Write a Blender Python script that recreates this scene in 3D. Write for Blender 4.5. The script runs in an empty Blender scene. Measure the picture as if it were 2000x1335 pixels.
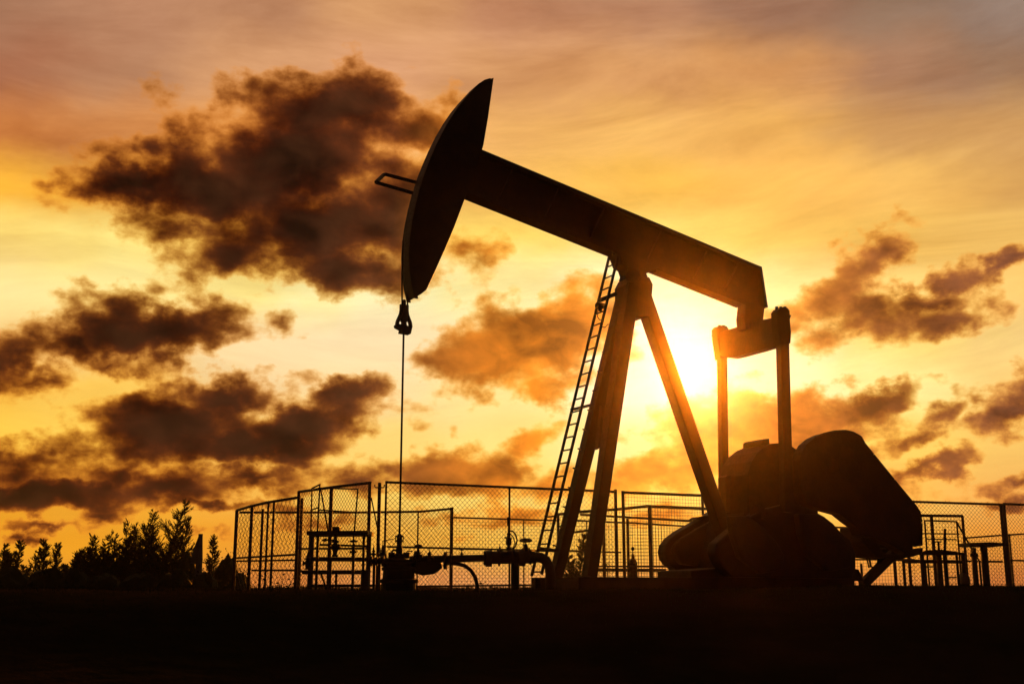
import bpy, bmesh, math, random
from mathutils import Vector, Matrix
R = math.radians
random.seed(7)
scene = bpy.context.scene
COL = scene.collection

# ------------------------------------------------------------------ camera
LENS = 40.0
FPX = LENS / 36.0 * 2000.0            # focal length in pixels of the 2000 px wide photograph
PITCH = math.atan(477.5 / FPX)
EYE = Vector((0.0, 0.0, 0.62))
cam_data = bpy.data.cameras.new('camera')
cam_data.lens = LENS; cam_data.sensor_width = 36.0
cam_data.clip_start = 0.05; cam_data.clip_end = 3000.0
cam = bpy.data.objects.new('camera', cam_data); COL.objects.link(cam)
cam.location = EYE; cam.rotation_euler = (R(90) + PITCH, 0, 0)
scene.camera = cam
RIGHT = Vector((1, 0, 0)); FWD = Vector((0, math.cos(PITCH), math.sin(PITCH))); UP = Vector((0, -math.sin(PITCH), math.cos(PITCH)))

def ray(px, py):
    """world direction seen at a pixel of the photograph"""
    return (FWD * FPX + RIGHT * (px - 1000.0) + UP * (667.5 - py)).normalized()
def azel(px, py):
    d = ray(px, py)
    return math.degrees(math.atan2(d.x, d.y)), math.degrees(math.asin(d.z))
def P(px, py, Y):
    """world point on the depth plane y = Y"""
    d = ray(px, py)
    return EYE + d * (Y / d.y)

scene.view_settings.view_transform = 'Standard'
scene.view_settings.look = 'None'
scene.view_settings.exposure = 0.0
scene.view_settings.gamma = 1.0
scene.view_settings.use_curve_mapping = False
scene.cycles.volume_bounces = 0
scene.cycles.max_bounces = 5

# ------------------------------------------------------------------ sun
SUN_DIR = ray(1347, 714)
SUN_AZ, SUN_EL = azel(1347, 714)
sun_data = bpy.data.lights.new('sun', 'SUN')
sun_data.energy = 5.0; sun_data.angle = R(1.6); sun_data.color = (1.0, 0.25, 0.008)
sun = bpy.data.objects.new('sun', sun_data); COL.objects.link(sun)
sun.location = (5, 40, 30)
sun.rotation_euler = (-SUN_DIR).to_track_quat('-Z', 'Y').to_euler()

# ------------------------------------------------------------------ sky
def lin(c):
    o = []
    for v in c:
        v = v / 255.0
        o.append(v / 12.92 if v <= 0.04045 else ((v + 0.055) / 1.055) ** 2.4)
    return tuple(o)
world = bpy.data.worlds.new('World'); scene.world = world
world.use_nodes = True
world.cycles.sampling_method = 'MANUAL'; world.cycles.sample_map_resolution = 512
NT = world.node_tree; NT.nodes.clear()

class N:
    """small expression helper over the world's shader nodes"""
    def __init__(s, nt): s.nt = nt
    def plug(s, inp, v):
        if isinstance(v, bpy.types.NodeSocket): s.nt.links.new(v, inp)
        elif v is not None: inp.default_value = v
    def math(s, op, a, b=None, c=None, clamp=False):
        n = s.nt.nodes.new('ShaderNodeMath'); n.operation = op; n.use_clamp = clamp
        s.plug(n.inputs[0], a); s.plug(n.inputs[1], b); s.plug(n.inputs[2], c)
        return n.outputs[0]
    def vec(s, op, a, b=None, c=None, scale=None):
        n = s.nt.nodes.new('ShaderNodeVectorMath'); n.operation = op
        s.plug(n.inputs[0], a); s.plug(n.inputs[1], b); s.plug(n.inputs[2], c)
        if scale is not None: s.plug(n.inputs['Scale'], scale)
        return n.outputs['Value'] if op in ('DOT_PRODUCT', 'LENGTH', 'DISTANCE') else n.outputs['Vector']
    def comb(s, x, y, z=0.0):
        n = s.nt.nodes.new('ShaderNodeCombineXYZ'); s.plug(n.inputs[0], x); s.plug(n.inputs[1], y); s.plug(n.inputs[2], z)
        return n.outputs[0]
    def sep(s, v):
        n = s.nt.nodes.new('ShaderNodeSeparateXYZ'); s.plug(n.inputs[0], v); return n.outputs
    def noise(s, v, scale, detail=5, rough=0.55, color=False, dist=0.0):
        n = s.nt.nodes.new('ShaderNodeTexNoise'); s.plug(n.inputs['Vector'], v)
        n.inputs['Scale'].default_value = scale; n.inputs['Detail'].default_value = detail
        n.inputs['Roughness'].default_value = rough; n.inputs['Distortion'].default_value = dist
        return n.outputs['Color'] if color else n.outputs[0]
    def rng(s, v, a, b, c=0.0, d=1.0, smooth=False):
        n = s.nt.nodes.new('ShaderNodeMapRange'); n.clamp = True
        if smooth: n.interpolation_type = 'SMOOTHSTEP'
        s.plug(n.inputs[0], v)
        for i, x in zip((1, 2, 3, 4), (a, b, c, d)): n.inputs[i].default_value = x
        return n.outputs[0]
    def mix(s, f, a, b):
        n = s.nt.nodes.new('ShaderNodeMix'); n.data_type = 'RGBA'; n.clamp_factor = True
        s.plug(n.inputs[0], f)
        for i, v in ((6, a), (7, b)):
            if isinstance(v, tuple): v = (*v, 1.0)
            s.plug(n.inputs[i], v)
        return n.outputs[2]
    def ramp(s, f, stops, interp='LINEAR'):
        n = s.nt.nodes.new('ShaderNodeValToRGB'); s.plug(n.inputs[0], f)
        e = n.color_ramp.elements; n.color_ramp.interpolation = interp
        while len(e) < len(stops): e.new(0.5)
        for el, (p, c) in zip(e, stops): el.position = p; el.color = (*c, 1.0)
        return n.outputs[0]
g = N(NT)
tc = NT.nodes.new('ShaderNodeTexCoord')
D = g.vec('NORMALIZE', tc.outputs['Generated'])
dx, dy, dz = g.sep(D)[:3]
AZ = g.math('MULTIPLY', g.math('ARCTAN2', dx, dy), 180 / math.pi)
EL = g.math('MULTIPLY', g.math('ARCSINE', dz), 180 / math.pi)

# streaky high veil: noise stretched along the horizon and tilted a little
tilt = g.vec('MULTIPLY', g.comb(g.math('ADD', AZ, g.math('MULTIPLY', EL, 0.9)), g.math('SUBTRACT', EL, g.math('MULTIPLY', AZ, 0.10)), 0.0), (0.045, 0.19, 1.0))
veil = g.noise(tilt, 1.35, 7, 0.64, dist=0.45)
soft = g.noise(g.vec('MULTIPLY', D, (14, 14, 22)), 1.0, 4, 0.55, color=True)
soft_v = g.vec('SUBTRACT', soft, (0.5, 0.5, 0.5))
sx, sy, sz = g.sep(soft_v)[:3]
AZb = g.math('ADD', AZ, g.math('MULTIPLY', sx, 7.0))
ELR = g.math('MULTIPLY', g.math('ARCTANGENT', g.math('DIVIDE', dz, g.math('MAXIMUM', dy, 0.15))), 180 / math.pi)   # height above the horizon measured in the plane facing the sunset
ELb = g.math('ADD', ELR, g.math('MULTIPLY_ADD', sy, 2.2, 0.25))

COLS = [0, 250, 500, 750, 1000, 1250, 1500, 1750, 2000]
ROWS = [
 (0,   [(163,113,84),(185,130,96),(190,135,98),(217,157,105),(207,147,108),(186,132,98),(156,112,87),(146,113,90),(150,124,108)]),
 (130, [(170,108,76),(186,132,96),(214,154,106),(222,160,115),(222,160,105),(228,165,105),(216,152,92),(172,124,92),(160,121,92)]),
 (250, [(208,128,66),(218,143,80),(235,160,85),(235,165,100),(240,178,100),(245,185,100),(236,174,90),(205,150,90),(206,152,90)]),
 (350, [(255,183,58),(245,180,70),(240,180,90),(240,180,95),(250,190,95),(255,195,85),(252,186,88),(248,190,98),(225,170,95)]),
 (450, [(255,218,116),(255,228,130),(255,220,110),(255,212,108),(255,212,100),(255,220,115),(255,203,98),(250,198,98),(255,205,110)]),
 (560, [(255,224,148),(255,232,150),(255,228,135),(255,248,188),(255,238,158),(255,248,190),(255,236,155),(255,215,125),(252,202,112)]),
 (650, [(248,202,125),(252,212,138),(255,222,165),(255,228,176),(255,238,176),(255,250,210),(255,242,176),(255,222,122),(252,212,132)]),
 (750, [(252,192,74),(252,200,90),(252,215,155),(255,222,160),(255,232,150),(255,250,210),(255,246,185),(255,240,155),(252,206,118)]),
 (850, [(255,203,76),(255,208,88),(255,213,110),(255,216,120),(255,230,135),(255,238,160),(255,226,120),(255,216,104),(252,202,104)]),
 (950, [(242,166,42),(248,176,55),(252,190,80),(255,210,98),(255,216,110),(255,222,110),(255,208,96),(252,192,88),(244,182,92)]),
 (1050,[(240,160,36),(242,160,36),(242,158,48),(250,178,64),(252,192,76),(255,196,76),(250,182,72),(246,170,58),(236,150,58)]),
 (1145,[(228,140,44),(226,138,44),(225,130,58),(236,150,82),(236,158,90),(235,150,78),(222,135,68),(220,135,64),(210,120,58)]),
]
AMIN, AMAX = -40.0, 40.0
rowcol = []
u = g.rng(AZb, AMIN, AMAX)
for y, cs in ROWS:
    st = []
    for x, c in zip(COLS, cs):
        a = azel(x, y)[0]
        st.append(((a - AMIN) / (AMAX - AMIN), lin(c)))
    rowcol.append(g.ramp(u, st, 'EASE'))
BASE = rowcol[0]
for i in range(1, len(ROWS)):
    e0 = azel(1000, ROWS[i - 1][0])[1]; e1 = azel(1000, ROWS[i][0])[1]
    BASE = g.mix(g.rng(ELb, e0, e1, 0.0, 1.0, True), BASE, rowcol[i])

# away from the sunset the overcast dusk sky falls off to dim grey violet
cosS = g.vec('DOT_PRODUCT', D, tuple(SUN_DIR))
away = g.rng(cosS, 0.80, 0.30, 0.0, 1.0, True)
BASE = g.mix(away, BASE, lin((24, 20, 22)))
ground_half = g.rng(EL, 0.0, -6.0)
BASE = g.mix(ground_half, BASE, lin((14, 10, 8)))
vm = g.math('MULTIPLY', g.math('SUBTRACT', veil, 0.5), g.rng(EL, 2.0, 20.0, 0.4, 1.25))
vm = g.math('ADD', vm, 1.0)
vmc = g.vec('POWER', g.comb(vm, vm, vm), (0.8, 1.1, 1.3))
BASE = g.vec('MULTIPLY', BASE, vmc)

# ---- clouds: a union of warped soft lobes, broken up by fractal noise
wn = g.noise(g.vec('MULTIPLY', D, (13, 13, 20)), 1.0, 3, 0.5, color=True)
wn2 = g.noise(g.vec('MULTIPLY', D, (60, 60, 80)), 1.0, 4, 0.55, color=True)
w1 = g.vec('SUBTRACT', wn, (0.5, 0.5, 0.5)); w2 = g.vec('SUBTRACT', wn2, (0.5, 0.5, 0.5))
PW = g.vec('ADD', g.comb(AZ, EL), g.vec('MULTIPLY', w1, (3.2, 1.9, 0)))
PW = g.vec('ADD', PW, g.vec('MULTIPLY_ADD', w2, (2.0, 1.6, 0), (0, 0.30, 0)))
BLOBS = [  # x, y, rx, ry (photo pixels), tilt, weight
 (640,205,225,90,3,1.6),(560,300,220,120,8,1.9),(430,360,230,90,-6,1.8),(265,350,150,64,5,1.6),(190,372,80,38,-10,1.0),
 (620,430,200,95,6,1.9),(680,515,160,60,-4,1.6),(775,400,110,125,0,1.7),(825,240,90,75,30,1.05),(255,275,30,45,-15,.65),(335,265,30,50,15,.65),
 (470,480,140,62,0,1.3),(370,440,120,45,8,1.0),(800,520,60,60,0,1.1),(400,510,95,42,20,.75),(915,475,75,46,20,.62),(890,510,60,40,0,.45),(730,200,120,70,0,1.3),(340,160,70,25,10,.3),
 (280,640,215,62,10,1.8),(140,670,100,50,-10,1.3),(210,585,80,40,0,.9),(400,610,90,45,0,1.0),(0,690,70,75,0,1.3),(70,730,90,40,0,.9),(200,700,130,30,0,.9),(548,612,36,24,0,.5),
 (340,825,190,70,4,1.9),(450,755,130,48,10,1.4),(570,820,150,60,14,1.8),(670,750,80,40,18,1.35),(500,850,180,42,0,1.8),
 (50,890,120,50,-5,1.2),(60,950,230,38,0,1.7),(230,905,90,38,15,.9),(330,940,190,42,0,1.2),(480,920,180,40,3,1.25),(560,880,90,30,0,.9),
 (420,975,160,18,0,1.0),(190,992,60,16,0,.7),(100,1012,90,13,0,.75),(55,1042,28,11,12,.6),(430,1035,60,11,0,.5),
 (960,690,125,75,8,1.5),(1080,655,140,85,28,1.6),(990,625,85,55,0,1.2),(905,715,75,50,0,1.0),(1165,620,80,70,25,1.2),(1060,740,90,30,0,.9),
 (700,930,110,36,0,.95),(860,908,120,48,8,1.3),(980,915,120,48,0,1.25),(1030,862,70,34,15,.9),(1070,930,90,32,0,.9),(800,780,30,18,0,.22),
 (880,990,120,20,0,.8),(1010,1000,110,20,6,.8),(660,1010,100,14,0,.6),
 (1270,895,120,50,25,1.0),(1260,990,90,20,10,.8),(1400,835,150,75,12,1.35),(1560,810,180,70,4,1.6),(1700,775,120,34,12,1.4),(1500,865,160,70,0,1.6),(1620,840,110,40,10,1.0),(1350,910,120,50,0,1.0),
 (1700,500,100,50,38,1.05),(1600,590,95,55,20,.85),(1680,600,125,62,0,1.15),(1790,575,130,34,-6,1.1),(1860,540,70,32,30,1.0),(1950,510,75,28,20,1.05),(1840,612,100,40,0,1.0),(1640,650,110,25,0,.5),
 (1960,790,75,60,30,1.35),(1860,790,60,30,20,.9),(2010,740,50,60,20,1.2),(1840,895,100,26,22,1.1),(1760,915,60,20,5,.8),(1720,820,60,22,0,.55),(1965,925,70,32,0,.95),(1960,970,70,18,0,.7),(1700,870,60,28,20,.7),(1780,850,70,22,25,.75),(1760,970,110,22,5,.45),
 (1880,1070,160,18,0,.35),
]
field = None
for bi, (x, y, rx, ry, rot, wt) in enumerate(BLOBS):
    if bi % 12 == 11:      # evaluate the lobes in batches, so that the shader's stack stays small
        PW = g.vec('MULTIPLY_ADD', g.comb(field, field), (1e-7, 1e-7, 0), PW)
    a, e = azel(x, y)
    sc = 1.0 / (FPX * math.pi / 180.0)
    d = ray(x, y); off = math.acos(max(-1, min(1, d.dot(FWD))))
    k = math.cos(off) ** 1.5
    m = NT.nodes.new('ShaderNodeMapping'); m.vector_type = 'TEXTURE'
    m.inputs['Location'].default_value = (a, e, 0)
    m.inputs['Rotation'].default_value = (0, 0, R(rot))
    m.inputs['Scale'].default_value = (rx * sc * k / math.cos(R(e)) * 1.25, ry * sc * k * 1.25, 1)
    g.plug(m.inputs['Vector'], PW)
    ln = g.vec('LENGTH', m.outputs[0])
    v = g.math('MULTIPLY_ADD', ln, -wt, wt)
    field = v if field is None else g.math('SMOOTH_MAX', field, v, 0.22)
# elsewhere in the sky, outside this view, the same broken cloud goes on
outer = g.noise(g.vec('MULTIPLY', D, (4.0, 4.0, 9.0)), 1.0, 3, 0.5)
outv = g.math('MULTIPLY', g.math('SUBTRACT', outer, 0.5), 5.0)
azabs = g.math('ABSOLUTE', AZ)
outside = g.math('MAXIMUM', g.rng(azabs, 27.0, 36.0), g.rng(EL, 31.0, 42.0))
field = g.math('ADD', g.math('MULTIPLY', g.math('MAXIMUM', field, -1.0), g.math('SUBTRACT', 1.0, outside)), g.math('MULTIPLY', outv, outside))
fb = g.noise(g.vec('MULTIPLY', D, (27, 27, 40)), 1.0, 8, 0.50)
fine = g.noise(g.vec('MULTIPLY', D, (120, 120, 150)), 1.0, 5, 0.6)
nz = g.math('MULTIPLY', g.math('SUBTRACT', fb, 0.5), 2.3)
nz = g.math('ADD', nz, g.math('MULTIPLY', g.math('SUBTRACT', fine, 0.5), 0.22))
nz = g.math('MULTIPLY', nz, g.rng(field, 0.35, 1.3, 1.0, 0.62, True))
dens = g.math('ADD', field, nz)
thick = g.math('MAXIMUM', g.math('SUBTRACT', dens, 0.03), 0.0)
thick = g.math('MULTIPLY', g.math('POWER', thick, 1.55), 4.2)
thick = g.math('MINIMUM', thick, 12.0)
T = g.comb(g.math('EXPONENT', g.math('MULTIPLY', thick, -0.75)), g.math('EXPONENT', g.math('MULTIPLY', thick, -1.15)), g.math('EXPONENT', g.math('MULTIPLY', thick, -1.7)))
core_stops = [(0,(50,25,10)),(600,(50,26,12)),(760,(74,40,20)),(900,(158,88,24)),(1050,(196,108,22)),(1250,(206,118,34)),(1400,(206,118,40)),(1560,(176,98,32)),(1700,(126,72,34)),(2000,(92,56,38))]
cs = [((azel(x, 700)[0] - AMIN) / (AMAX - AMIN), lin(c)) for x, c in core_stops]
CORE = g.ramp(g.rng(AZ, AMIN, AMAX), cs)
low = g.rng(EL, azel(1000, 850)[1], azel(1000, 950)[1])
body = g.noise(g.vec('MULTIPLY', D, (22, 22, 34)), 1.0, 5, 0.5, dist=0.3)
cm = g.math('ADD', 1.0, g.math('MULTIPLY', g.math('SUBTRACT', body, 0.5), 4.2))
cm = g.math('MAXIMUM', cm, 0.35)
CORE = g.vec('SCALE', CORE, scale=cm)
CORE = g.mix(away, CORE, lin((20, 17, 19)))
inv = g.vec('SUBTRACT', (1, 1, 1), T)
SKY = g.vec('ADD', g.vec('MULTIPLY', BASE, T), g.vec('MULTIPLY', CORE, inv))
# thin cloud edges scatter the low light forward and burn orange
rimv = g.math('MULTIPLY', g.math('MULTIPLY', thick, 1.6), g.math('EXPONENT', g.math('MULTIPLY', thick, -1.6)))
rimv = g.math('MULTIPLY', rimv, g.math('SUBTRACT', 1.0, away))
SKY = g.vec('ADD', SKY, g.vec('SCALE', (0.42, 0.17, 0.02), scale=rimv))
# the veiled sun burning through
sd = g.math('MULTIPLY', g.math('ARCCOSINE', g.math('MINIMUM', cosS, 1.0)), 180 / math.pi)
g1 = g.math('EXPONENT', g.math('MULTIPLY', g.math('POWER', g.math('DIVIDE', sd, 2.3), 2.0), -1.0))
g2 = g.math('EXPONENT', g.math('MULTIPLY', g.math('DIVIDE', sd, 3.4), -1.0))
glow = g.vec('ADD', g.vec('SCALE', (0.6, 0.56, 0.46), scale=g1), g.vec('SCALE', (0.5, 0.26, 0.06), scale=g2))
SKY = g.vec('ADD', SKY, glow)
nish = NT.nodes.new('ShaderNodeTexSky'); nish.sky_type = 'NISHITA'; nish.sun_disc = False
nish.sun_elevation = R(SUN_EL); nish.sun_rotation = R(SUN_AZ)
bg1 = NT.nodes.new('ShaderNodeBackground'); NT.links.new(SKY, bg1.inputs['Color']); bg1.inputs['Strength'].default_value = 1.0
bg2 = NT.nodes.new('ShaderNodeBackground'); NT.links.new(nish.outputs[0], bg2.inputs['Color']); bg2.inputs['Strength'].default_value = 0.05
mixs = NT.nodes.new('ShaderNodeMixShader'); mixs.inputs[0].default_value = 0.997   # almost wholly overcast: the clear sky shows through by a trace
NT.links.new(bg2.outputs[0], mixs.inputs[1]); NT.links.new(bg1.outputs[0], mixs.inputs[2])
wo = NT.nodes.new('ShaderNodeOutputWorld'); NT.links.new(mixs.outputs[0], wo.inputs['Surface'])

# ================================================================== helpers
class MB:
    """collects simple solids in world coordinates; build() links them as ONE mesh object"""
    def __init__(s): s.v = []; s.f = []; s.smooth = []
    def add(s, vs, fs, smooth=False):
        o = len(s.v); s.v += [Vector(v) for v in vs]
        s.f += [tuple(i + o for i in f) for f in fs]; s.smooth += [smooth] * len(fs)
    def frame(s, d):
        d = d.normalized(); a = Vector((0, 0, 1)) if abs(d.z) < 0.9 else Vector((1, 0, 0))
        u = d.cross(a).normalized(); return u, u.cross(d).normalized()
    def tube(s, p0, p1, r, n=8, r1=None, cap=True):
        p0, p1 = Vector(p0), Vector(p1); r1 = r if r1 is None else r1
        u, w = s.frame(p1 - p0); vs = []
        for p, rr in ((p0, r), (p1, r1)):
            for i in range(n):
                a = 2 * math.pi * i / n + math.pi / n
                vs.append(p + (u * math.cos(a) + w * math.sin(a)) * rr)
        fs = [(i, (i + 1) % n, n + (i + 1) % n, n + i) for i in range(n)]
        s.add(vs, fs, n > 5)
        if cap:
            o = len(s.v) - 2 * n
            s.f += [tuple(o + i for i in reversed(range(n))), tuple(o + n + i for i in range(n))]; s.smooth += [False, False]
        return s
    def path(s, pts, r, n=8):
        pts = [Vector(p) for p in pts]; N_ = len(pts); vs = []; u = None
        rr = r if isinstance(r, (list, tuple)) else [r] * N_
        for k, p in enumerate(pts):
            d = (pts[min(k + 1, N_ - 1)] - pts[max(k - 1, 0)]).normalized()
            if u is None: u, w = s.frame(d)
            u = (u - d * u.dot(d)).normalized(); w = u.cross(d)
            for i in range(n):
                a = 2 * math.pi * i / n
                vs.append(p + (u * math.cos(a) + w * math.sin(a)) * rr[k])
        fs = [(k * n + i, k * n + (i + 1) % n, (k + 1) * n + (i + 1) % n, (k + 1) * n + i) for k in range(N_ - 1) for i in range(n)]
        s.add(vs, fs, True)
        o = len(s.v) - N_ * n
        s.f += [tuple(o + i for i in reversed(range(n))), tuple(o + (N_ - 1) * n + i for i in range(n))]; s.smooth += [False, False]
        return s
    def bar(s, p0, p1, wid, thk, side=None):
        """rectangular bar from p0 to p1; wid across, thk along `side`"""
        p0, p1 = Vector(p0), Vector(p1); d = (p1 - p0).normalized()
        side = Vector(side) if side is not None else NORM
        side = (side - d * side.dot(d)).normalized(); up = side.cross(d)
        vs = [p + up * (a * wid / 2) + side * (b * thk / 2) for p in (p0, p1) for a, b in ((-1, -1), (1, -1), (1, 1), (-1, 1))]
        s.add(vs, [(0, 3, 2, 1), (4, 5, 6, 7), (0, 1, 5, 4), (1, 2, 6, 5), (2, 3, 7, 6), (3, 0, 4, 7)]); return s
    def prism(s, pts, off0, off1):
        """polygon pts extruded between the offset vectors off0 and off1"""
        pts = [Vector(p) for p in pts]; n = len(pts)
        s.add([p + off0 for p in pts] + [p + off1 for p in pts],
              [tuple(range(n)), tuple(range(2 * n - 1, n - 1, -1))] + [(i, n + i, n + (i + 1) % n, (i + 1) % n) for i in range(n)])
        return s
    def box(s, x0, x1, y0, y1, z0, z1):
        vs = [(x, y, z) for z in (z0, z1) for x, y in ((x0, y0), (x1, y0), (x1, y1), (x0, y1))]
        s.add(vs, [(0, 3, 2, 1), (4, 5, 6, 7), (0, 1, 5, 4), (1, 2, 6, 5), (2, 3, 7, 6), (3, 0, 4, 7)]); return s
    def lathe(s, base, axis, prof, n=12):
        """profile [(distance along axis, radius)] turned about the axis"""
        base = Vector(base); axis = Vector(axis).normalized(); u, w = s.frame(axis); vs = []
        for t, r in prof:
            for i in range(n):
                a = 2 * math.pi * i / n
                vs.append(base + axis * t + (u * math.cos(a) + w * math.sin(a)) * max(r, 0.0005))
        m = len(prof)
        fs = [(k * n + i, k * n + (i + 1) % n, (k + 1) * n + (i + 1) % n, (k + 1) * n + i) for k in range(m - 1) for i in range(n)]
        fs += [tuple(reversed(range(n))), tuple((m - 1) * n + i for i in range(n))]
        s.add(vs, fs); return s
    def ring(s, c, axis, R_, r, n=20, m=6):
        c = Vector(c); u, w = s.frame(Vector(axis)); a_ = Vector(axis).normalized(); vs = []
        for i in range(n):
            t = 2 * math.pi * i / n; d = u * math.cos(t) + w * math.sin(t)
            for j in range(m):
                q = 2 * math.pi * j / m
                vs.append(c + d * (R_ + r * math.cos(q)) + a_ * (r * math.sin(q)))
        s.add(vs, [(i * m + j, ((i + 1) % n) * m + j, ((i + 1) % n) * m + (j + 1) % m, i * m + (j + 1) % m) for i in range(n) for j in range(m)], True); return s
    def build(s, name, mat, parent=None, bevel=0.0):
        me = bpy.data.meshes.new(name)
        off = parent_loc(parent)
        me.from_pydata([tuple(v - off) for v in s.v], [], s.f)
        for p, sm in zip(me.polygons, s.smooth): p.use_smooth = sm
        me.materials.append(mat)
        bm = bmesh.new(); bm.from_mesh(me); bmesh.ops.recalc_face_normals(bm, faces=bm.faces)
        bm.to_mesh(me); bm.free()
        o = bpy.data.objects.new(name, me); COL.objects.link(o)
        if parent is not None: o.parent = parent
        if bevel:
            b = o.modifiers.new('edge', 'BEVEL'); b.width = bevel; b.segments = 2; b.limit_method = 'ANGLE'
        return o
def parent_loc(p):
    v = Vector((0, 0, 0))
    while p is not None: v += p.location; p = p.parent
    return v
def thing(name, loc, label, cat, group=None):
    o = bpy.data.objects.new(name, None); COL.objects.link(o); o.location = loc
    o.empty_display_size = 0.3
    o['label'] = label; o['category'] = cat
    if group: o['group'] = group
    return o
def tag(o, label=None, cat=None, group=None, kind=None):
    if label: o['label'] = label
    if cat: o['category'] = cat
    if group: o['group'] = group
    if kind: o['kind'] = kind
    return o

def material(name, c1, c2, rough=0.6, metal=0.0, scale=6.0, bump=0.15, spec=0.3):
    m = bpy.data.materials.new(name); m.use_nodes = True; nt = m.node_tree; b = nt.nodes['Principled BSDF']
    h = N(nt); t = nt.nodes.new('ShaderNodeTexCoord').outputs['Object']
    a = h.noise(t, scale, 8, 0.62); f = h.noise(t, scale * 7, 5, 0.6)
    col = h.mix(h.rng(a, 0.38, 0.62, smooth=True), c1, c2)
    nt.links.new(col, b.inputs['Base Color'])
    nt.links.new(h.rng(f, 0.3, 0.7, rough - 0.12, rough + 0.12), b.inputs['Roughness'])
    b.inputs['Metallic'].default_value = metal
    b.inputs['Specular IOR Level'].default_value = spec
    bp = nt.nodes.new('ShaderNodeBump'); bp.inputs['Strength'].default_value = bump; bp.inputs['Distance'].default_value = 0.02
    nt.links.new(f, bp.inputs['Height']); nt.links.new(bp.outputs[0], b.inputs['Normal'])
    return m
M_PAINT = material('weathered dark paint', (0.035, 0.036, 0.038), (0.055, 0.045, 0.036), 0.6, 0.0, 2.5)
M_STEEL = material('dull steel', (0.07, 0.07, 0.07), (0.10, 0.075, 0.055), 0.65, 0.3, 5)
M_FENCE = material('galvanised steel', (0.11, 0.11, 0.11), (0.14, 0.10, 0.075), 0.7, 0.2, 4)
M_CONC = material('old concrete', (0.20, 0.19, 0.17), (0.28, 0.26, 0.23), 0.95, 0.0, 3, 0.4, 0.1)
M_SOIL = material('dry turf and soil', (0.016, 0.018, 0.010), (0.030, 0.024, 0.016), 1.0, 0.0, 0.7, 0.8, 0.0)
M_LEAF = material('dark foliage', (0.030, 0.050, 0.018), (0.050, 0.070, 0.028), 0.8, 0.0, 1.2, 0.2, 0.1)
M_BARK = material('bark', (0.06, 0.045, 0.035), (0.09, 0.07, 0.055), 0.95, 0.0, 8, 0.5, 0.1)
M_RUBBER = material('black rubber', (0.02, 0.02, 0.02), (0.03, 0.03, 0.03), 0.7, 0.0, 8)
Z = Vector((0, 0, 1))

# ================================================================== ground
def ground_z(x, y):
    # the well pad is a shallow dish behind a low crest that hides the land beyond it
    c = math.exp(-((y - 44) / 8.0) ** 2) * 0.585
    c *= 1.0 + 0.05 * math.sin(x * 0.31) * math.sin(x * 0.13 + 1)
    n = 0.018 * math.sin(x * 1.3 + y * 0.7) + 0.014 * math.sin(x * 0.47 - y * 1.1 + 2)
    # a low bank of earth between the camera and the pad
    e = math.exp(-((y - 8.5) / 2.6) ** 2)
    bank = e * (0.598 + 0.036 / (1 + math.exp(-(x - 2.2) * 2.2)) + 0.006 * math.sin(x * 3.1) + 0.004 * math.sin(x * 7.7 + 1))
    return c + n * (1 - 0.9 * e) + bank
def make_ground():
    xs = [-150 + i * 5 for i in range(19)] + [-55 + i for i in range(48)] + [-7 + i * 0.2 for i in range(71)] + [8 + i for i in range(52)] + [60 + i * 5 for i in range(19)]
    ys = [-18 + i for i in range(22)] + [4 + i * 0.25 for i in range(36)] + [13 + i for i in range(57)] + [70 + i * 5 for i in range(17)]
    vs = [(x, y, ground_z(x, y)) for y in ys for x in xs]; n = len(xs)
    fs = [(j * n + i, j * n + i + 1, (j + 1) * n + i + 1, (j + 1) * n + i) for j in range(len(ys) - 1) for i in range(n - 1)]
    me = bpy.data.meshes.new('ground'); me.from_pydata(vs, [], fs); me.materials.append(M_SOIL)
    for p in me.polygons: p.use_smooth = True
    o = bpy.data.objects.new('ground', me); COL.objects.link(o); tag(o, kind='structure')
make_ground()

def blades(name, pts, hmin, hmax, label, w=0.006, lean=0.35):
    vs = []; fs = []
    for (x, y) in pts:
        z = ground_z(x, y); h = random.uniform(hmin, hmax); a = random.uniform(0, 6.28); l = random.uniform(0, lean) * h
        dx_, dy_ = math.cos(a) * l, math.sin(a) * l; q = random.uniform(-1, 1) * 0.7
        ux, uy = math.cos(q) * w, math.sin(q) * w; o = len(vs)
        vs += [(x - ux, y - uy, z - 0.02), (x + ux, y + uy, z - 0.02), (x + ux * .7 + dx_ * .35, y + uy * .7 + dy_ * .35, z + h * .55), (x - ux * .7 + dx_ * .35, y - uy * .7 + dy_ * .35, z + h * .55), (x + dx_, y + dy_, z + h)]
        fs += [(o, o + 1, o + 2, o + 3), (o + 3, o + 2, o + 4)]
    me = bpy.data.meshes.new(name); me.from_pydata(vs, [], fs); me.materials.append(M_LEAF)
    o = bpy.data.objects.new(name, me); COL.objects.link(o)
    tag(o, label, 'grass', kind='stuff'); return o
gp = []
for i in range(9000):
    cx = random.uniform(-24, 24); gp.append((cx + random.gauss(0, 0.15), random.uniform(38, 46)))
for k in range(110):
    cx, cy = random.uniform(-22, 22), random.uniform(39, 45)
    for j in range(28): gp.append((cx + random.gauss(0, 0.16), cy + random.gauss(0, 0.16)))
blades('grass', gp, 0.03, 0.13, 'short rough grass along the rim of the well pad', 0.008)
gp = [(random.uniform(-6, 6), random.gauss(8.5, .8)) for i in range(16000)]
tag(blades('grass', gp, 0.004, 0.024, 'thin trampled grass on the dark bank in the foreground', 0.0016))

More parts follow.
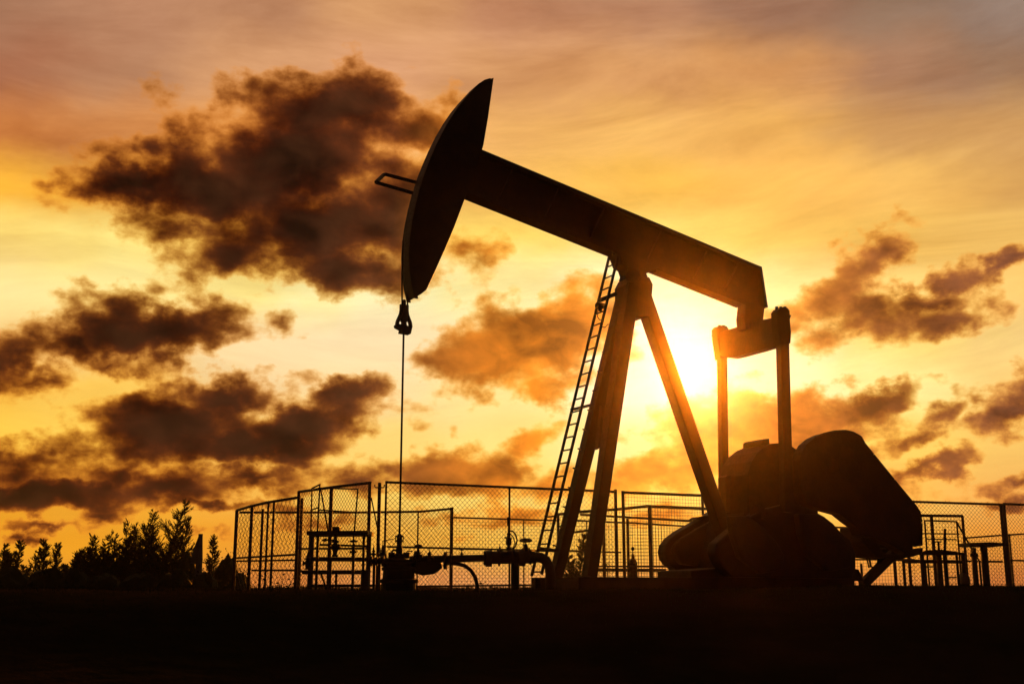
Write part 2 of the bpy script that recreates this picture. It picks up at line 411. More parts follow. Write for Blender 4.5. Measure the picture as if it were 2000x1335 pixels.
# ================================================================== pumpjack
YAW = R(28)
BDIR = Vector((math.cos(YAW), math.sin(YAW), 0)); NORM = Vector((math.sin(YAW), -math.cos(YAW), 0))
C0 = P(1240, 540, 20.0)
def Q(px, py, off=0.0):
    """point seen at a photo pixel on the pump's own upright plane, `off` metres to its near side"""
    d = ray(px, py); t = (off - (EYE - C0).dot(NORM)) / d.dot(NORM)
    return EYE + d * t
def near_far(pts, half):
    return [Q(x, y) for x, y in pts], NORM * -half, NORM * half
pj = thing('pumpjack', Vector((C0.x, C0.y, 0)), 'tall steel pumpjack with tilted walking beam and curved horsehead, black against the sun', 'pumpjack')
# horsehead ---------------------------------------------------------
face = [(948,160),(938,163),(926,171),(915,183),(902,197),(888,214),(873,236),(858,262),(844,290),(832,318),(821,346),(811,378),(803,410),(797,440),(793,470),(791,500),(792,530),(796,560),(802,586)]
back = [(817,577),(827,569),(833,556),(845,530),(863,490),(880,450),(897,405),(908,376),(935,298),(938,288),(947,235),(958,157),(952,160)]
hp, o0, o1 = near_far(face + back, 0.15)
head = MB(); head.prism(hp, NORM * -0.135, NORM * 0.135)
head_o = head.build('horsehead', M_PAINT, pj, 0.012)
for sgn in (-1, 1):       # flanged edge of the curved track on either side
    m = MB(); fa = [Q(x, y) for x, y in face]
    inner = [Q(x + 7, y + 1) for x, y in face]
    for i in range(len(fa) - 1):
        m.prism([fa[i], fa[i + 1], inner[i + 1], inner[i]], NORM * (sgn * 0.137), NORM * (sgn * 0.165))
    m.build('track_flange', M_PAINT, head_o)
for x, y in ((915,250),(890,300),(870,350),(850,400),(838,450),(830,500)):
    m = MB(); m.tube(Q(x, y, 0.13), Q(x, y, 0.155), 0.022, 8); m.build('bolt', M_PAINT, head_o)
# catch frame in front of the horsehead
m = MB(); A = [(812,357),(752,340),(735,355),(806,377)]
pts = [Q(812,356,-.14), Q(751,340,-.14), Q(734,356,.14), Q(806,377,.14)]
for i in range(3): m.bar(pts[i], pts[i + 1], 0.045, 0.045, Z)
m.build('guard_bracket', M_STEEL, pj)
# walking beam ------------------------------------------------------
beam = thing('walking_beam', Vector((0,0,0)), '', '', None); del beam['label']; del beam['category']; beam.parent = pj
def bpart(name, pts, h0, h1, bev=0.006):
    m = MB(); m.prism([Q(x, y) for x, y in pts], NORM * h0, NORM * h1); return m.build(name, M_PAINT, beam, bev)
bpart('web', [(915,300),(1478,531),(1487,600),(1452,594),(905,372)], -0.03, 0.03)
bpart('top_flange', [(934,297),(1476,523),(1478,532),(932,306)], -0.14, 0.14)
bpart('bottom_flange', [(898,370),(1449,589),(1447,598),(896,378)], -0.14, 0.14)
bpart('end_plate', [(1474,522),(1479,524),(1491,603),(1484,605)], -0.14, 0.14)
for x in (1000,1090,1180,1290,1380,1440):
    t = (x - 934) / 542.0; yt = 300 + t * 226; yb = 372 + (x - 898) / 551.0 * 219
    m = MB(); m.bar(Q(x - 2, yt + 5), Q(x - 32, yb - 14), 0.02, 0.24); m.build('stiffener', M_PAINT, beam)
# saddle bearing on the post ---------------------------------------
m = MB(); m.prism([Q(x, y) for x, y in [(1194,492),(1202,508),(1206,520),(1216,526),(1220,538),(1217,546),(1256,546),(1252,536),(1262,534),(1270,529),(1278,525)]], NORM * -0.16, NORM * 0.16)
sb = m.build('saddle', M_PAINT, pj, 0.01)
m = MB(); m.tube(Q(1236,538,-0.5), Q(1236,538,0.5), 0.13, 16); m.build('bearing', M_STEEL, sb)
for x, y in ((1198,494),(1280,529),(1258,541),(1262,548)):
    m = MB(); m.tube(Q(x, y + 4, .1), Q(x, y - 4, .1), 0.03, 6); m.build('bolt', M_STEEL, sb)
m = MB(); m.prism([Q(x, y) for x, y in [(1219,546),(1256,546),(1263,560),(1258,620),(1248,624),(1226,624),(1213,600),(1212,560)]], NORM * -0.2, NORM * 0.2)
m.build('post_head', M_PAINT, pj, 0.01)
# Samson post -------------------------------------------------------
SKID_Z = P(1240, 1126, 20).z
def leg(top, bot, off_t, off_b, wt, wb):
    m = MB(); a = Q(*top, off_t); b = Q(*bot, off_b); d = (b - a).normalized(); side = NORM
    side = (side - d * side.dot(d)).normalized(); u = side.cross(d)
    vs = [p + u * (sx_ * w / 2) + side * (sy_ * w / 2) for p, w in ((a, wt), (b, wb)) for sx_, sy_ in ((-1,-1),(1,-1),(1,1),(-1,1))]
    m.add(vs, [(0,3,2,1),(4,5,6,7),(0,1,5,4),(1,2,6,5),(2,3,7,6),(3,0,4,7)])
    return m.build('leg', M_PAINT, pj, 0.008)
l1 = leg((1226,556), (1085,1127), -0.10, -0.85, 0.24, 0.185)
l2 = leg((1233,556), (1151,1127), 0.12, 0.55, 0.24, 0.19)
l3 = leg((1247,556), (1434,1100), 0.0, 0.0, 0.24, 0.23)
m = MB(); m.prism([Q(x, y) for x, y in [(1174,792),(1196,790),(1190,836),(1180,866),(1164,878),(1168,840)]], NORM * -0.05, NORM * 0.05)
m.build('cross_plate', M_PAINT, pj, 0.004)
for k in range(13):          # step pegs up the outside of the far leg
    t = 0.1 + k * 0.066; x = 1212 + (1066 - 1212) * t; y = 556 + 571 * t
    m = MB(); m.tube(Q(x + 6, y + 1, -0.3), Q(x - 1.5, y - 1.5, -0.3), 0.014, 6); m.build('step_peg', M_STEEL, l1)
# ladder ------------------------------------------------------------
lad = thing('ladder', Vector((0,0,0)), '', ''); del lad['label']; del lad['category']; lad.parent = pj
LW = 0.16
def lad_pt(py, off):     # centre line of the ladder at a photo row
    t = (py - 502) / 618.0; return Q(1198 - 149.5 * t, py, 0) + NORM * off
m = MB(); m.bar(lad_pt(498, -LW), lad_pt(1124, -LW), 0.04, 0.035); m.build('rail', M_STEEL, lad)
m = MB(); m.bar(lad_pt(505, LW), lad_pt(1121, LW), 0.04, 0.035); m.build('rail', M_STEEL, lad)
nr = 25
a0 = lad_pt(518, 0); a1 = lad_pt(1116, 0)
rung0 = None
for k in range(nr):
    c = a0.lerp(a1, k / (nr - 1))
    if rung0 is None:
        m = MB(); m.tube(NORM * -LW, NORM * LW, 0.014, 8)
        save = lad.parent; rung0 = m.build('rung', M_STEEL, None); rung0.parent = lad
        rung0.location = c - parent_loc(lad); 
    else:
        r_ = rung0.copy(); COL.objects.link(r_); r_.parent = lad; r_.location = c - parent_loc(lad)
for (x0, y0, x1, y1, w) in ((1170, 587, 1212, 570, 0.075), (1116, 800, 1156, 790, 0.05), (1052, 1070, 1090, 1075, 0.05)):
    m = MB(); m.bar(Q(x0, y0, -0.1), Q(x1, y1, -0.15), w, 0.06); m.build('bracket', M_STEEL, lad)
m = MB(); m.tube(Q(1165, 596, 0), Q(1181, 598, 0), 0.055, 10); m.tube(Q(1173, 592, 0), Q(1172, 607, 0), 0.05, 10, 0.035)
fl = m.build('floodlight', M_STEEL, lad)
m = MB(); m.path([Q(1168,607,.1),Q(1167,618,.1),Q(1171,624,.1),Q(1178,625,.1)], 0.008, 6); m.path([Q(1174,638,.1),Q(1182,639,.1),Q(1187,633,.1),Q(1192,634,.1)], 0.008, 6)
m.build('cable', M_RUBBER, fl)
# equalizer and pitman arms ----------------------------------------
m = MB(); m.prism([Q(x, y) for x, y in [(1450,590),(1485,602),(1483,622),(1480,645),(1448,645),(1446,622)]], NORM * -0.13, NORM * 0.13)
eb = m.build('equalizer_bearing', M_PAINT, pj, 0.012)
for x, y in ((1447,616),(1484,619)):
    m = MB(); m.tube(Q(x - 2, y, .1), Q(x + 3, y, .1), 0.03, 6); m.build('bolt', M_STEEL, eb)
EH = 1.12
def qn(px, py, off): return Q(px, py, off)
m = MB()
prof = [(-EH, 656, 690), (-EH * .85, 648, 697), (-EH * .6, 644, 699.5), (-EH * .3, 639, 696), (0, 634, 691), (EH * .4, 627, 685), (EH * .75, 623, 679), (EH * .9, 622, 673), (EH, 622, 664)]
rows = []
cx_px = 1467
secs = []
for off, yt, yb in prof:
    x = cx_px + off * (1524 - 1410) / (2 * EH)
    top = Q(x, yt, off); bot = Q(x, yb, off)
    secs.append((top, bot))
vs = []
for top, bot in secs:
    for p in (top, bot):
        vs += [p - BDIR * 0.11, p + BDIR * 0.11]
fs = []
for k in range(len(secs) - 1):
    a = k * 4; b = a + 4
    fs += [(a, b, b + 1, a + 1), (a + 3, b + 3, b + 2, a + 2), (a + 2, b + 2, b, a), (a + 1, b + 1, b + 3, a + 3)]
fs += [(0, 1, 3, 2), (len(vs) - 4, len(vs) - 2, len(vs) - 1, len(vs) - 3)]
m.add(vs, fs); m.build('equalizer', M_PAINT, pj, 0.01)
for off, xt, yt, xb, yb, w in ((-EH, 1409.5, 655, 1414.5, 1012, 0.155), (EH, 1527.5, 640, 1537, 1000, 0.195)):
    m = MB(); m.bar(Q(xt, yt, off), Q(xb, yb, off), w, 0.14); pit = m.build('pitman_arm', M_PAINT, pj, 0.008)
    m = MB(); s_ = 1 if off > 0 else -1
    if s_ < 0: poly = [(1395,643),(1399,638),(1407,636.5),(1414,638),(1418,644),(1417,668),(1418,690),(1416,700),(1402,702),(1399,682),(1396,662)]
    else: poly = [(1512,610),(1516,604),(1524,601.5),(1532,603),(1536,608),(1537,632),(1539,650),(1537.5,672),(1519,676),(1515,655),(1513,632)]
    m.prism([Q(x, y, off) for x, y in poly], NORM * -0.09, NORM * 0.09); m.build('bearing_block', M_PAINT, pit, 0.01)
    for bx in ((1405,),(1413,)) if s_ < 0 else ((1517,),(1525,),(1533,)):
        m = MB(); yb_ = 641 if s_ < 0 else 605
        m.tube(Q(bx[0], yb_, off), Q(bx[0], yb_ - 6, off), 0.03, 6); m.build('bolt', M_STEEL, pit)
    m = MB()
    if s_ < 0: m.prism([Q(x, y, off) for x, y in [(1392,654),(1398,657),(1398,662)]], NORM * -0.05, NORM * 0.05)
    else: m.prism([Q(x, y, off) for x, y in [(1537,616),(1542,616),(1538,626)]], NORM * -0.05, NORM * 0.05)
    m.build('lug', M_STEEL, pit)
# gear reducer ------------------------------------------------------
def qprism(name, poly, off, half, mat=M_PAINT, parent=pj, bev=0.01):
    m = MB(); m.prism([Q(x, y, off) for x, y in poly], NORM * -half, NORM * half); return m.build(name, mat, parent, bev)
gb = qprism('gear_reducer', [(1432,1010),(1432,930),(1440,905),(1452,887),(1466,876),(1480,870),(1500,869),(1518,876),(1530,884),(1560,890),(1568,1010)], 0, 0.42)
qprism('inspection_cover', [(1469,872),(1469,863),(1473,860),(1484,859),(1485,872)], 0, 0.27, parent=gb)
qprism('flange', [(1410,1000),(1410,932),(1414,928),(1424,928),(1424,1000)], -0.2, 0.12, parent=gb)
m = MB(); m.tube(Q(1480,1000,-1.05), Q(1480,1000,1.05), 0.14, 18); m.build('crank_shaft', M_STEEL, gb)
qprism('pedestal', [(1420,1004),(1545,1004),(1580,1100),(1640,1112),(1650,1134),(1316,1134),(1316,1114),(1395,1108)], 0, 0.5)
# cranks with their counterweights: an arm with a thick rounded weight on either edge
for off, dx_ in ((-0.95, 0), (0.95, 96)):
    base = [(1291,1077),(1294,1064),(1303,1051),(1320,1038),(1345,1024),(1375,1006),(1402,990),(1430,980),(1470,978),(1505,990),(1535,1012),(1556,1036),(1562,1062),(1556,1086),(1540,1104),(1510,1118),(1330,1120),(1316,1113),(1303,1104),(1294,1092)]
    poly = [(x + dx_, y) for x, y in base]
    if off < 0:
        cr = qprism('crank', poly, off, 0.13, bev=0.03)
        for q in (0, 1):
            pl = [(1297,1077),(1301,1064),(1312,1052),(1345,1032),(1398,1004),(1412,1040),(1400,1075),(1340,1105),(1312,1102)]
            if q: pl = [(x + 118, y + 6) for x, y in pl]
            m = MB(); m.prism([Q(x, y, off - 0.05) for x, y in pl], NORM * 0.182, NORM * 0.34); m.build('counterweight', M_PAINT, cr, 0.03)
    else:
        cr = qprism('crank', [(1388,1078),(1392,1060),(1410,1044),(1440,1020),(1480,996),(1530,984),(1570,992),(1600,1008),(1618,1022),(1634,1040),(1652,1055),(1662,1080),(1662,1110),(1655,1130),(1420,1126),(1400,1105)], off, 0.13, bev=0.03)
        for q in (0, 1):
            pl = [(1540,1004),(1575,1004),(1605,1026),(1630,1054),(1645,1080),(1640,1108),(1600,1116),(1560,1085),(1545,1040)]
            if q: pl = [(x - 132, y + 4) for x, y in pl]
            m = MB(); m.prism([Q(x, y, off + 0.02) for x, y in pl], NORM * 0.112, NORM * 0.27); m.build('counterweight', M_PAINT, cr, 0.03)
qprism('step_bracket', [(1352,1014),(1358,1009),(1372,1006),(1372,1016)], -0.95, 0.12, M_STEEL)
qprism('step_bracket', [(1310,1116),(1313,1109),(1322,1106),(1330,1116)], -0.95, 0.10, M_STEEL)
# belt guard over the two sheaves -----------------------------------
gd = [(1552,900),(1556,884),(1566,868),(1580,856),(1597,848),(1618,843),(1640,842),(1656,846),(1670,854),(1683,867),(1700,888),(1740,937),(1784,990),(1791,1002),(1794,1020),(1794,1064),(1778,1066),(1776,1078),(1762,1080),(1740,1066),(1706,1050),(1670,1044),(1664,1030),(1650,1020),(1630,1004),(1600,996),(1565,985),(1552,950)]
bg = MB(); GO = 0.80; gd = [(x - 4 if x > 1670 else x + 2, y) for x, y in gd]; pts = [Q(x, y, GO) for x, y in gd]
hole = None
bg.prism(pts, NORM * -0.12, NORM * 0.12); bgo = bg.build('belt_guard', M_PAINT, pj, 0.01)
m = MB()
for i in range(3, 16):
    a, b = Q(*gd[i], GO), Q(*gd[i + 1], GO)
    m.bar(a.lerp(b, 0.02) + NORM * 0.13, b + NORM * 0.13, 0.03, 0.016)
m.build('rim', M_STEEL, bgo)
m = MB(); m.tube(Q(1622,910,GO + .122), Q(1622,910,GO + .15), 0.16, 20); m.build('hub_cover', M_STEEL, bgo)
# motor, its stand and the brace ------------------------------------
m = MB(); m.lathe(Q(1700,1062,-0.35), NORM, [(0,.1),(.02,.22),(.1,.24),(.7,.24),(.78,.2),(.95,.06)], 18)
mo = m.build('motor', M_PAINT, pj)
for k in range(14):
    a = 2 * math.pi * k / 14; m = MB(); c = Q(1700,1062,-0.25); v = BDIR * math.cos(a) * 0.25 + Z * math.sin(a) * 0.25
    m.bar(c + v, c + v + NORM * 0.6, 0.012, 0.04, v); m.build('cooling_fin', M_PAINT, mo)
qprism('motor_mount', [(1662,1030),(1668,1030),(1704,1082),(1740,1082),(1754,1072),(1779,1070),(1779,1080),(1764,1086),(1735,1092),(1690,1088),(1662,1060)], 0.3, 0.3)
m = MB(); m.bar(Q(1752,1074,0.45), Q(1684,1142,0.45), 0.17, 0.12); m.build('brace', M_PAINT, pj, 0.006)
m = MB(); m.bar(Q(1752,1074,-0.25), Q(1690,1142,-0.25), 0.08, 0.1); m.build('brace', M_PAINT, pj, 0.006)
m = MB(); m.bar(Q(1659,1030,0.1), Q(1661,1140,0.1), 0.06, 0.06); m.build('stand_post', M_PAINT, pj)
m = MB(); m.bar(Q(1692,1082,0.3), Q(1697,1108,0.3), 0.02, 0.02); m.path([Q(1697,1085,.3),Q(1701,1106,.3),Q(1712,1108,.3),Q(1716,1090,.3)], 0.022, 6)
m.build('conduit', M_RUBBER, pj)
# skid and plinth ---------------------------------------------------
for off in (-0.7, 0.7):
    m = MB(); p0 = Q(1078 + (off > 0) * 0, 1128, off); p1 = Q(1668, 1128, off)
    p0 = Vector((C0.x, C0.y, SKID_Z - 0.14)) + NORM * off - BDIR * 1.75; p1 = p0 + BDIR * 5.9
    m.bar(p0, p1, 0.26, 0.16); m.build('skid_beam', M_PAINT, pj, 0.006)
for k in range(7):
    c = Vector((C0.x, C0.y, SKID_Z - 0.14)) - BDIR * (1.6 - k * 0.93)
    m = MB(); m.bar(c - NORM * 0.61, c + NORM * 0.61, 0.2, 0.12, BDIR); m.build('cross_member', M_PAINT, pj)
pl = Vector((C0.x, C0.y, 0)); q = [pl + BDIR * a + NORM * b for a, b in ((-2.2,-1.5),(4.4,-1.5),(4.4,1.5),(-2.2,1.5))]
m = MB(); m.prism([v + Z * -0.15 for v in q], Vector((0,0,0)), Z * (SKID_Z - 0.27 + 0.15))
o = m.build('plinth', M_CONC, None, 0.02); tag(o, 'low concrete plinth carrying the steel skid of the pumpjack', 'plinth')
# bridle, carrier bar and polished rod ------------------------------
for off, x0 in ((0.09, 785.5), (-0.09, 796.5)):
    m = MB(); top = Q(791 if off < 0 else 787, 470, off)
    m.path([top, Q(x0 - (0.5 if off > 0 else 2), 540, off), Q(x0, 612, off)], 0.013, 8); m.build('bridle_cable', M_STEEL, pj)
RODX = Q(788.3, 652); RODX = Vector((RODX.x, RODX.y, 0))
def rodpt(py, dxp=0.0):
    y = RODX.y; return P(788 + dxp, py, y)
m = MB(); zt = P(788, 597, RODX.y).z
cx, cy = RODX.x, RODX.y
def zrow(py): return P(788, py, RODX.y).z
prof = []
for py, r in ((595,.075),(606,.075),(614,.085),(620,.105),(628,.135),(633,.145),(638,.14),(641,.125)):
    prof.append((py, r))
# two bowed side links with a gap between them, so that light shows through
for sgn in (-1, 1):
    m = MB(); pts_ = [Vector((cx, cy, zrow(py))) + BDIR * sgn * (r - 0.03) for py, r in prof]
    m.path(pts_, 0.034, 8); m.build('carrier_link', M_STEEL, pj)
m = MB(); m.lathe((cx, cy, zrow(585)), -Z, [(0,.02),(.02,.03),(.08,.03),(.1,.06),(.36,.06),(.38,.045),(.42,.05),(.44,.075),(.5,.075),(.52,.05)], 12); m.build('rod_clamp', M_STEEL, pj)
m = MB(); m.prism([Vector((cx,cy,0)) + BDIR * a + Z * zrow(py) for a, py in ((-.15,637),(-.13,634),(.0,638),(.13,636),(.10,652),(-.07,651),(-.06,645),(-.14,641))], NORM * -.07, NORM * .07); m.build('carrier_bar', M_STEEL, pj, .006)
m = MB(); m.tube((cx, cy, zrow(648)), (cx, cy, zrow(1075)), 0.0165, 10); m.build('polished_rod', M_STEEL, pj)

# ================================================================== fences
def top_at(px, py, Y): return P(px, py, Y)
def wires(m, a, b, z0a, z0b, pitch, r, square=False):
    """mesh wires between the upright lines at a (left top) and b (right top); bottoms at z0a / z0b.
    diamond: two families of diagonal wires; square: verticals and horizontals"""
    L = (Vector((b.x, b.y, 0)) - Vector((a.x, a.y, 0))).length
    side = Vector((-(b.y - a.y), b.x - a.x, 0)).normalized() * r * 0.9
    def pt(u, v):     # u along 0..L, v height in metres above the bottom
        t = u / L; z0 = z0a + (z0b - z0a) * t
        return Vector((a.x + (b.x - a.x) * t, a.y + (b.y - a.y) * t, z0 + v))
    def top(u): t = u / L; return a.z + (b.z - a.z) * t - (z0a + (z0b - z0a) * t)
    def wire(p, q): m.tube(p, q, r, 3, cap=False)
    if square:
        n = int(L / pitch)
        for i in range(1, n + 1):
            u = i * L / (n + 1); wire(pt(u, 0) + side, pt(u, top(u)) + side)
        H = max(top(0), top(L)); k = int(H / pitch)
        for j in range(1, k):
            v = j * pitch
            if v < min(top(0), top(L)): wire(pt(0, v) - side, pt(L, v) - side)
    else:
        H0, H1 = top(0), top(L)
        slope = (H1 - H0) / L
        for sg in (1, -1):
            n = int((L + max(H0, H1)) / pitch) + 2
            for i in range(-n, n + 1):
                u0 = i * pitch
                # line: v = sg*(u-u0)*1.0 clipped to 0<=u<=L and 0<=v<=H0+slope*u
                if sg > 0:
                    lo, hi = max(0, u0), min(L, (H0 + u0) / (1 - slope))
                else:
                    lo, hi = max(0, (u0 - H0) / (1 + slope)), min(L, u0)
                if hi - lo < 0.02: continue
                wire(pt(lo, sg * (lo - u0)) + side * sg, pt(hi, sg * (hi - u0)) + side * sg)
def wpx(w, Y): return w * Y / FPX
def fence(label, tops, posts, rails=(), mesh='diamond', pitch=0.1, r=0.0042, toprail=5.5, zb=0.02, barbs=False, cat='fence', name='chain_link_fence', group=None):
    """tops: [(px, py, Y)...] polyline of the top rail; posts: [(px, py_top, Y, width_px)...]; rails: [(px,py,Y,px,py,Y,w)]"""
    c = P(*tops[0]); root = thing(name, Vector((c.x, c.y, 0)), label, cat, group)
    pts = [P(*t) for t in tops]
    m = MB(); m.path(pts, [wpx(toprail, t[2]) / 2 for t in tops], 8); m.build('top_rail', M_FENCE, root)
    for (px, py, Y, w) in posts:
        p = P(px, py, Y); gz = ground_z(p.x, p.y) - 0.05
        m = MB(); m.tube((p.x, p.y, gz), p, wpx(w, Y) / 2, 8); m.build('post', M_FENCE, root)
    for (x0, y0, Y0, x1, y1, Y1, w) in rails:
        m = MB(); m.tube(P(x0, y0, Y0), P(x1, y1, Y1), wpx(w, Y0) / 2, 8); m.build('rail', M_FENCE, root)
    if mesh:
        m = MB()
        for a, b in zip(pts[:-1], pts[1:]):
            wires(m, a, b, ground_z(a.x, a.y) + zb, ground_z(b.x, b.y) + zb, pitch, r, mesh == 'square')
        tag(m.build('wire_mesh', M_FENCE, root), kind='stuff')
    if barbs:
        m = MB()
        for a, b in zip(pts[:-1], pts[1:]):
            L = (b - a).length; n = int(L / 0.09)
            for i in range(n):
                c_ = a.lerp(b, (i + .5) / n); m.tube(c_, c_ + Z * random.uniform(.02, .05) + Vector((random.uniform(-.02,.02), 0, 0)), 0.006, 3, cap=False)
        tag(m.build('knuckled_wire_ends', M_FENCE, root), kind='stuff')
    return root

fence('long chain-link fence receding at the far left end, its top rail rising to the right', [(463,996,27.5),(490,988,26.6),(520,981,25.8),(582,971,24.2)],
      [(463,996,27.5,7),(492.5,988,26.5,6.5),(513.5,993,25.9,5.5),(524.5,981,25.7,4.5),(535.5,979,25.4,5)],
      [(463,1089,27.5,581,1082,24.2,4),(463,1095,27.5,581,1093,24.2,3.5),(493,1113,26.5,581,1113,24.2,4)], barbs=True, pitch=0.24, r=0.0048)
fence('tall chain-link panel beside the hooked post, leaning frame in front of it', [(583,960,23.2),(648,951,22.2),(724,942,21.2)],
      [(584,960,23.2,6.5),(590,972,23.2,6.5),(647.5,951,22.2,7.5),(722.5,942,21.2,7)],
      [(584,1071,23.2,722,1070,21.2,4),(584,1115,23.2,722,1115,21.2,5)], pitch=0.1)
fence('widest chain-link fence, running from the polished rod behind the ladder to the pump legs', [(753,941,21.0),(995,951,22.2),(1120,956,22.9),(1203,960,23.3)],
      [(754.5,941,21.0,4.5),(995,951,22.2,4.2),(1202,955,23.3,6.5)], [(755,1145,21,1200,1140,23.3,4)], pitch=0.098, r=0.0038, toprail=5)
fence('square-mesh fence panel between the pump legs and the gear reducer', [(1216,961,23.5),(1371,967,24.3)],
      [(1216.5,958,23.5,6.5),(1371.5,963,24.3,5.5)], [(1216,1105,23.5,1371,1105,24.3,3.5)], mesh='square', pitch=0.07, r=0.0035)
fence('lower chain-link fence seen through the tall panels at the left, its rail dead level', [(468,1000,29.0),(640,1000,28.8),(700,1000,28.4),(820,998.5,28),(880,993,27.4)],
      [(816.8,999,28,3.2),(882.5,990,27.4,7)], [(757,1067,28,1003,1073,27.6,4.2),(1003,1073,27.6,1095,1076,27.6,4.2)], pitch=0.11, r=0.0042, toprail=4.5)
fence('low fine-mesh fence behind the flowline, with one thin post by the handwheel', [(886,1010,32),(1092,1016,33)],
      [(1023,1015,32.6,2.6),(1146,1017,33,2.6)], (), mesh='square', pitch=0.085, r=0.0038, toprail=3.2)
fence('inner fence with a kinked top rail behind the two front pump legs', [(1089,1004,28.5),(1130,999,28.0),(1205,994,27.4),(1264,988,26.8),(1383,993,27.6)],
      [(1090,1003,28.5,5.5),(1268.5,988,26.8,8)], [(1133,1004,28.2,1352,1017,27.6,4.6),(1119,1039,28.2,1150,1035,28,4.5),(1175,1077,28,1212,1078,27.5,3.5),(1090,1074,28.4,1150,1076,28,4)], mesh='square', pitch=0.078, r=0.0038)
fence('far square-mesh fence with the lowest rail, between the pump legs and the counterweight', [(1125,1016,33),(1263,1022,33.5),(1338,1027,34)],
      [(1179,1022,33,6.5),(1225.5,1012,33.4,5),(1336,1027,34,3.5)], [(1166,1105,33,1310,1106,33.8,3.5),(1166,1112,33,1300,1113,33.8,7)], mesh='square', pitch=0.1, r=0.0042, toprail=3.6)
fence('tall chain-link fence at the right behind the belt guard', [(1745,978,26.0),(1954,984.5,26.6)],
      [(1954,983,26.6,6.2)], [(1748,1093,26,1958,1096,26.6,4)], pitch=0.098, barbs=True, toprail=4.6)
fence('tall chain-link fence cut by the right edge of the photograph', [(1959.5,983.5,26.6),(2075,988,27.2)],
      [(1960,983,26.6,6.2),(2073,988,27.2,6)], [(1962,1093,26.6,2075,1097,27.2,3.5)], pitch=0.098, barbs=True, toprail=4.6)
fence('low fine-mesh fence behind the T-shaped stand at the far right', [(1884,1050,33),(1955,1044.6,33.3),(2080,1037,33.8)],
      [(1971,1043,33.4,3.8),(2078,1037,33.8,4)], (), mesh='square', pitch=0.085, r=0.004, toprail=3.2)
fence('square gate frame standing between the belt guard and the diagonal handrail', [(1786,1006,27.5),(1880,1007,27.8)],
      [(1819,1006,27.6,6.2),(1879.5,1007,27.8,5.5)], [(1786,1041,27.5,1874,1042,27.8,2.8),(1655,1092,27.5,1786,1092,27.5,3.5)], mesh='square', pitch=0.082, r=0.0038, toprail=5.5, name='gate', cat='gate')
fence('fine-mesh fence seen beneath the belt guard and motor', [(1600,1028,30),(1786,1034,30.5)],
      [(1746,1080,30.4,6.5),(1764,1090,30.4,5.5)], (), mesh='square', pitch=0.085, r=0.0042, toprail=3.5)

# ================================================================== loose posts and frames
def lone_post(name, px, py, Y, w, label, cat='post'):
    p = P(px, py, Y); root = thing(name, Vector((p.x, p.y, 0)), label, cat)
    m = MB(); m.tube((p.x, p.y, -0.1), p, wpx(w, Y) / 2, 10); m.build('pole', M_STEEL, root); return root, p
r_, p = lone_post('hooked_post', 741.5, 942, 20.6, 6.8, 'free-standing pipe post with two upturned hooks at its top')
for sg in (-1, 1):
    m = MB(); k = 20.6 / FPX
    m.path([p + Vector((0, 0, -9.5 * k)), p + Vector((sg * 7.5 * k, 0, -9.5 * k)), p + Vector((sg * 9 * k, 0, -8 * k)), p + Vector((sg * 9.2 * k, 0, -3.5 * k))], 0.012, 6)
    m.build('hook', M_STEEL, r_)
m = MB(); m.tube(P(725, 971, 20.7), P(737, 1030, 20.7), 0.012, 6); m.tube(P(737, 1030, 20.7), P(744, 1090, 20.7), 0.012, 6); m.build('stay', M_STEEL, r_)
r_, p = lone_post('stub_post', 609, 1041, 20.8, 11, 'thick short post under the left end of the valve platform')
m = MB(); m.box(p.x - .08, p.x + .08, p.y - .08, p.y + .08, p.z - .02, p.z + .03); m.build('cap', M_STEEL, r_)

def bars(root, name, segs, Y, mat=M_STEEL, n=8):
    for (x0, y0, x1, y1, w, *rest) in segs:
        dy = rest[0] if rest else 0.0; dy1 = rest[1] if len(rest) > 1 else dy
        m = MB(); m.tube(P(x0, y0, Y + dy), P(x1, y1, Y + dy1), wpx(w, Y) / 2, n); m.build(name, mat, root)
def gbot(px, py, Y):       # photo row where an upright through (px,py,Y) meets the ground, used for leg bottoms
    p = P(px, py, Y); gz = ground_z(p.x, p.y) - 0.03
    return Vector((p.x, p.y, gz))
def legs(root, name, segs, Y, mat=M_STEEL):
    for (x, y, w, *rest) in segs:
        dy = rest[0] if rest else 0.0
        m = MB(); m.tube(gbot(x, y, Y + dy), P(x, y, Y + dy), wpx(w, Y) / 2, 8); m.build(name, mat, root)
# valve platform with its tall leaning frame
Yp = 20.2
p = P(665, 1045, Yp)
plat = thing('valve_platform', Vector((p.x, p.y, 0)), 'raised pipe platform with a tall leaning A-shaped handrail, left of the hooked post', 'platform')
bars(plat, 'handrail', [(609.5,953,625,945.5,3.2,0,-.5),(610,957,624,952,2.6,0,-.5),(609.5,953,607,1040,3),(624.8,945.5,620,1038,3.2,-.5),(626,952,641,1038,3.2,-.5),(609,995,623,990,2.8,0,-.5),(626,952.5,699,954.5,3.2,-.5,.3),(699,954.5,690,1060,3.2,.3),(623,995,697,1000,2.8,-.5,.3)], Yp)
m = MB()
a, b = P(606, 1042, Yp), P(724, 1041, Yp); m.prism([a + Z * -.035, b + Z * -.035, b + Z * .035, a + Z * .035], Vector((0, -.35, 0)), Vector((0, .45, 0))); m.build('deck', M_STEEL, plat)
bars(plat, 'cross_rail', [(624,1063,724,1066,4.5),(592,1071,724,1071,3.5,.3),(600,1091,757,1092,9,.2),(590,1117,712,1117,8,.2),(600,1143,760,1143,6,.1)], Yp)
legs(plat, 'leg', [(621,1042,5.5),(646,1094,5),(657,1117,5),(691,1060,5.5),(711,1042,5.5),(723,1042,5),(714,1113,18)], Yp)
bars(plat, 'brace', [(626,1117,638,1150,4)], Yp)
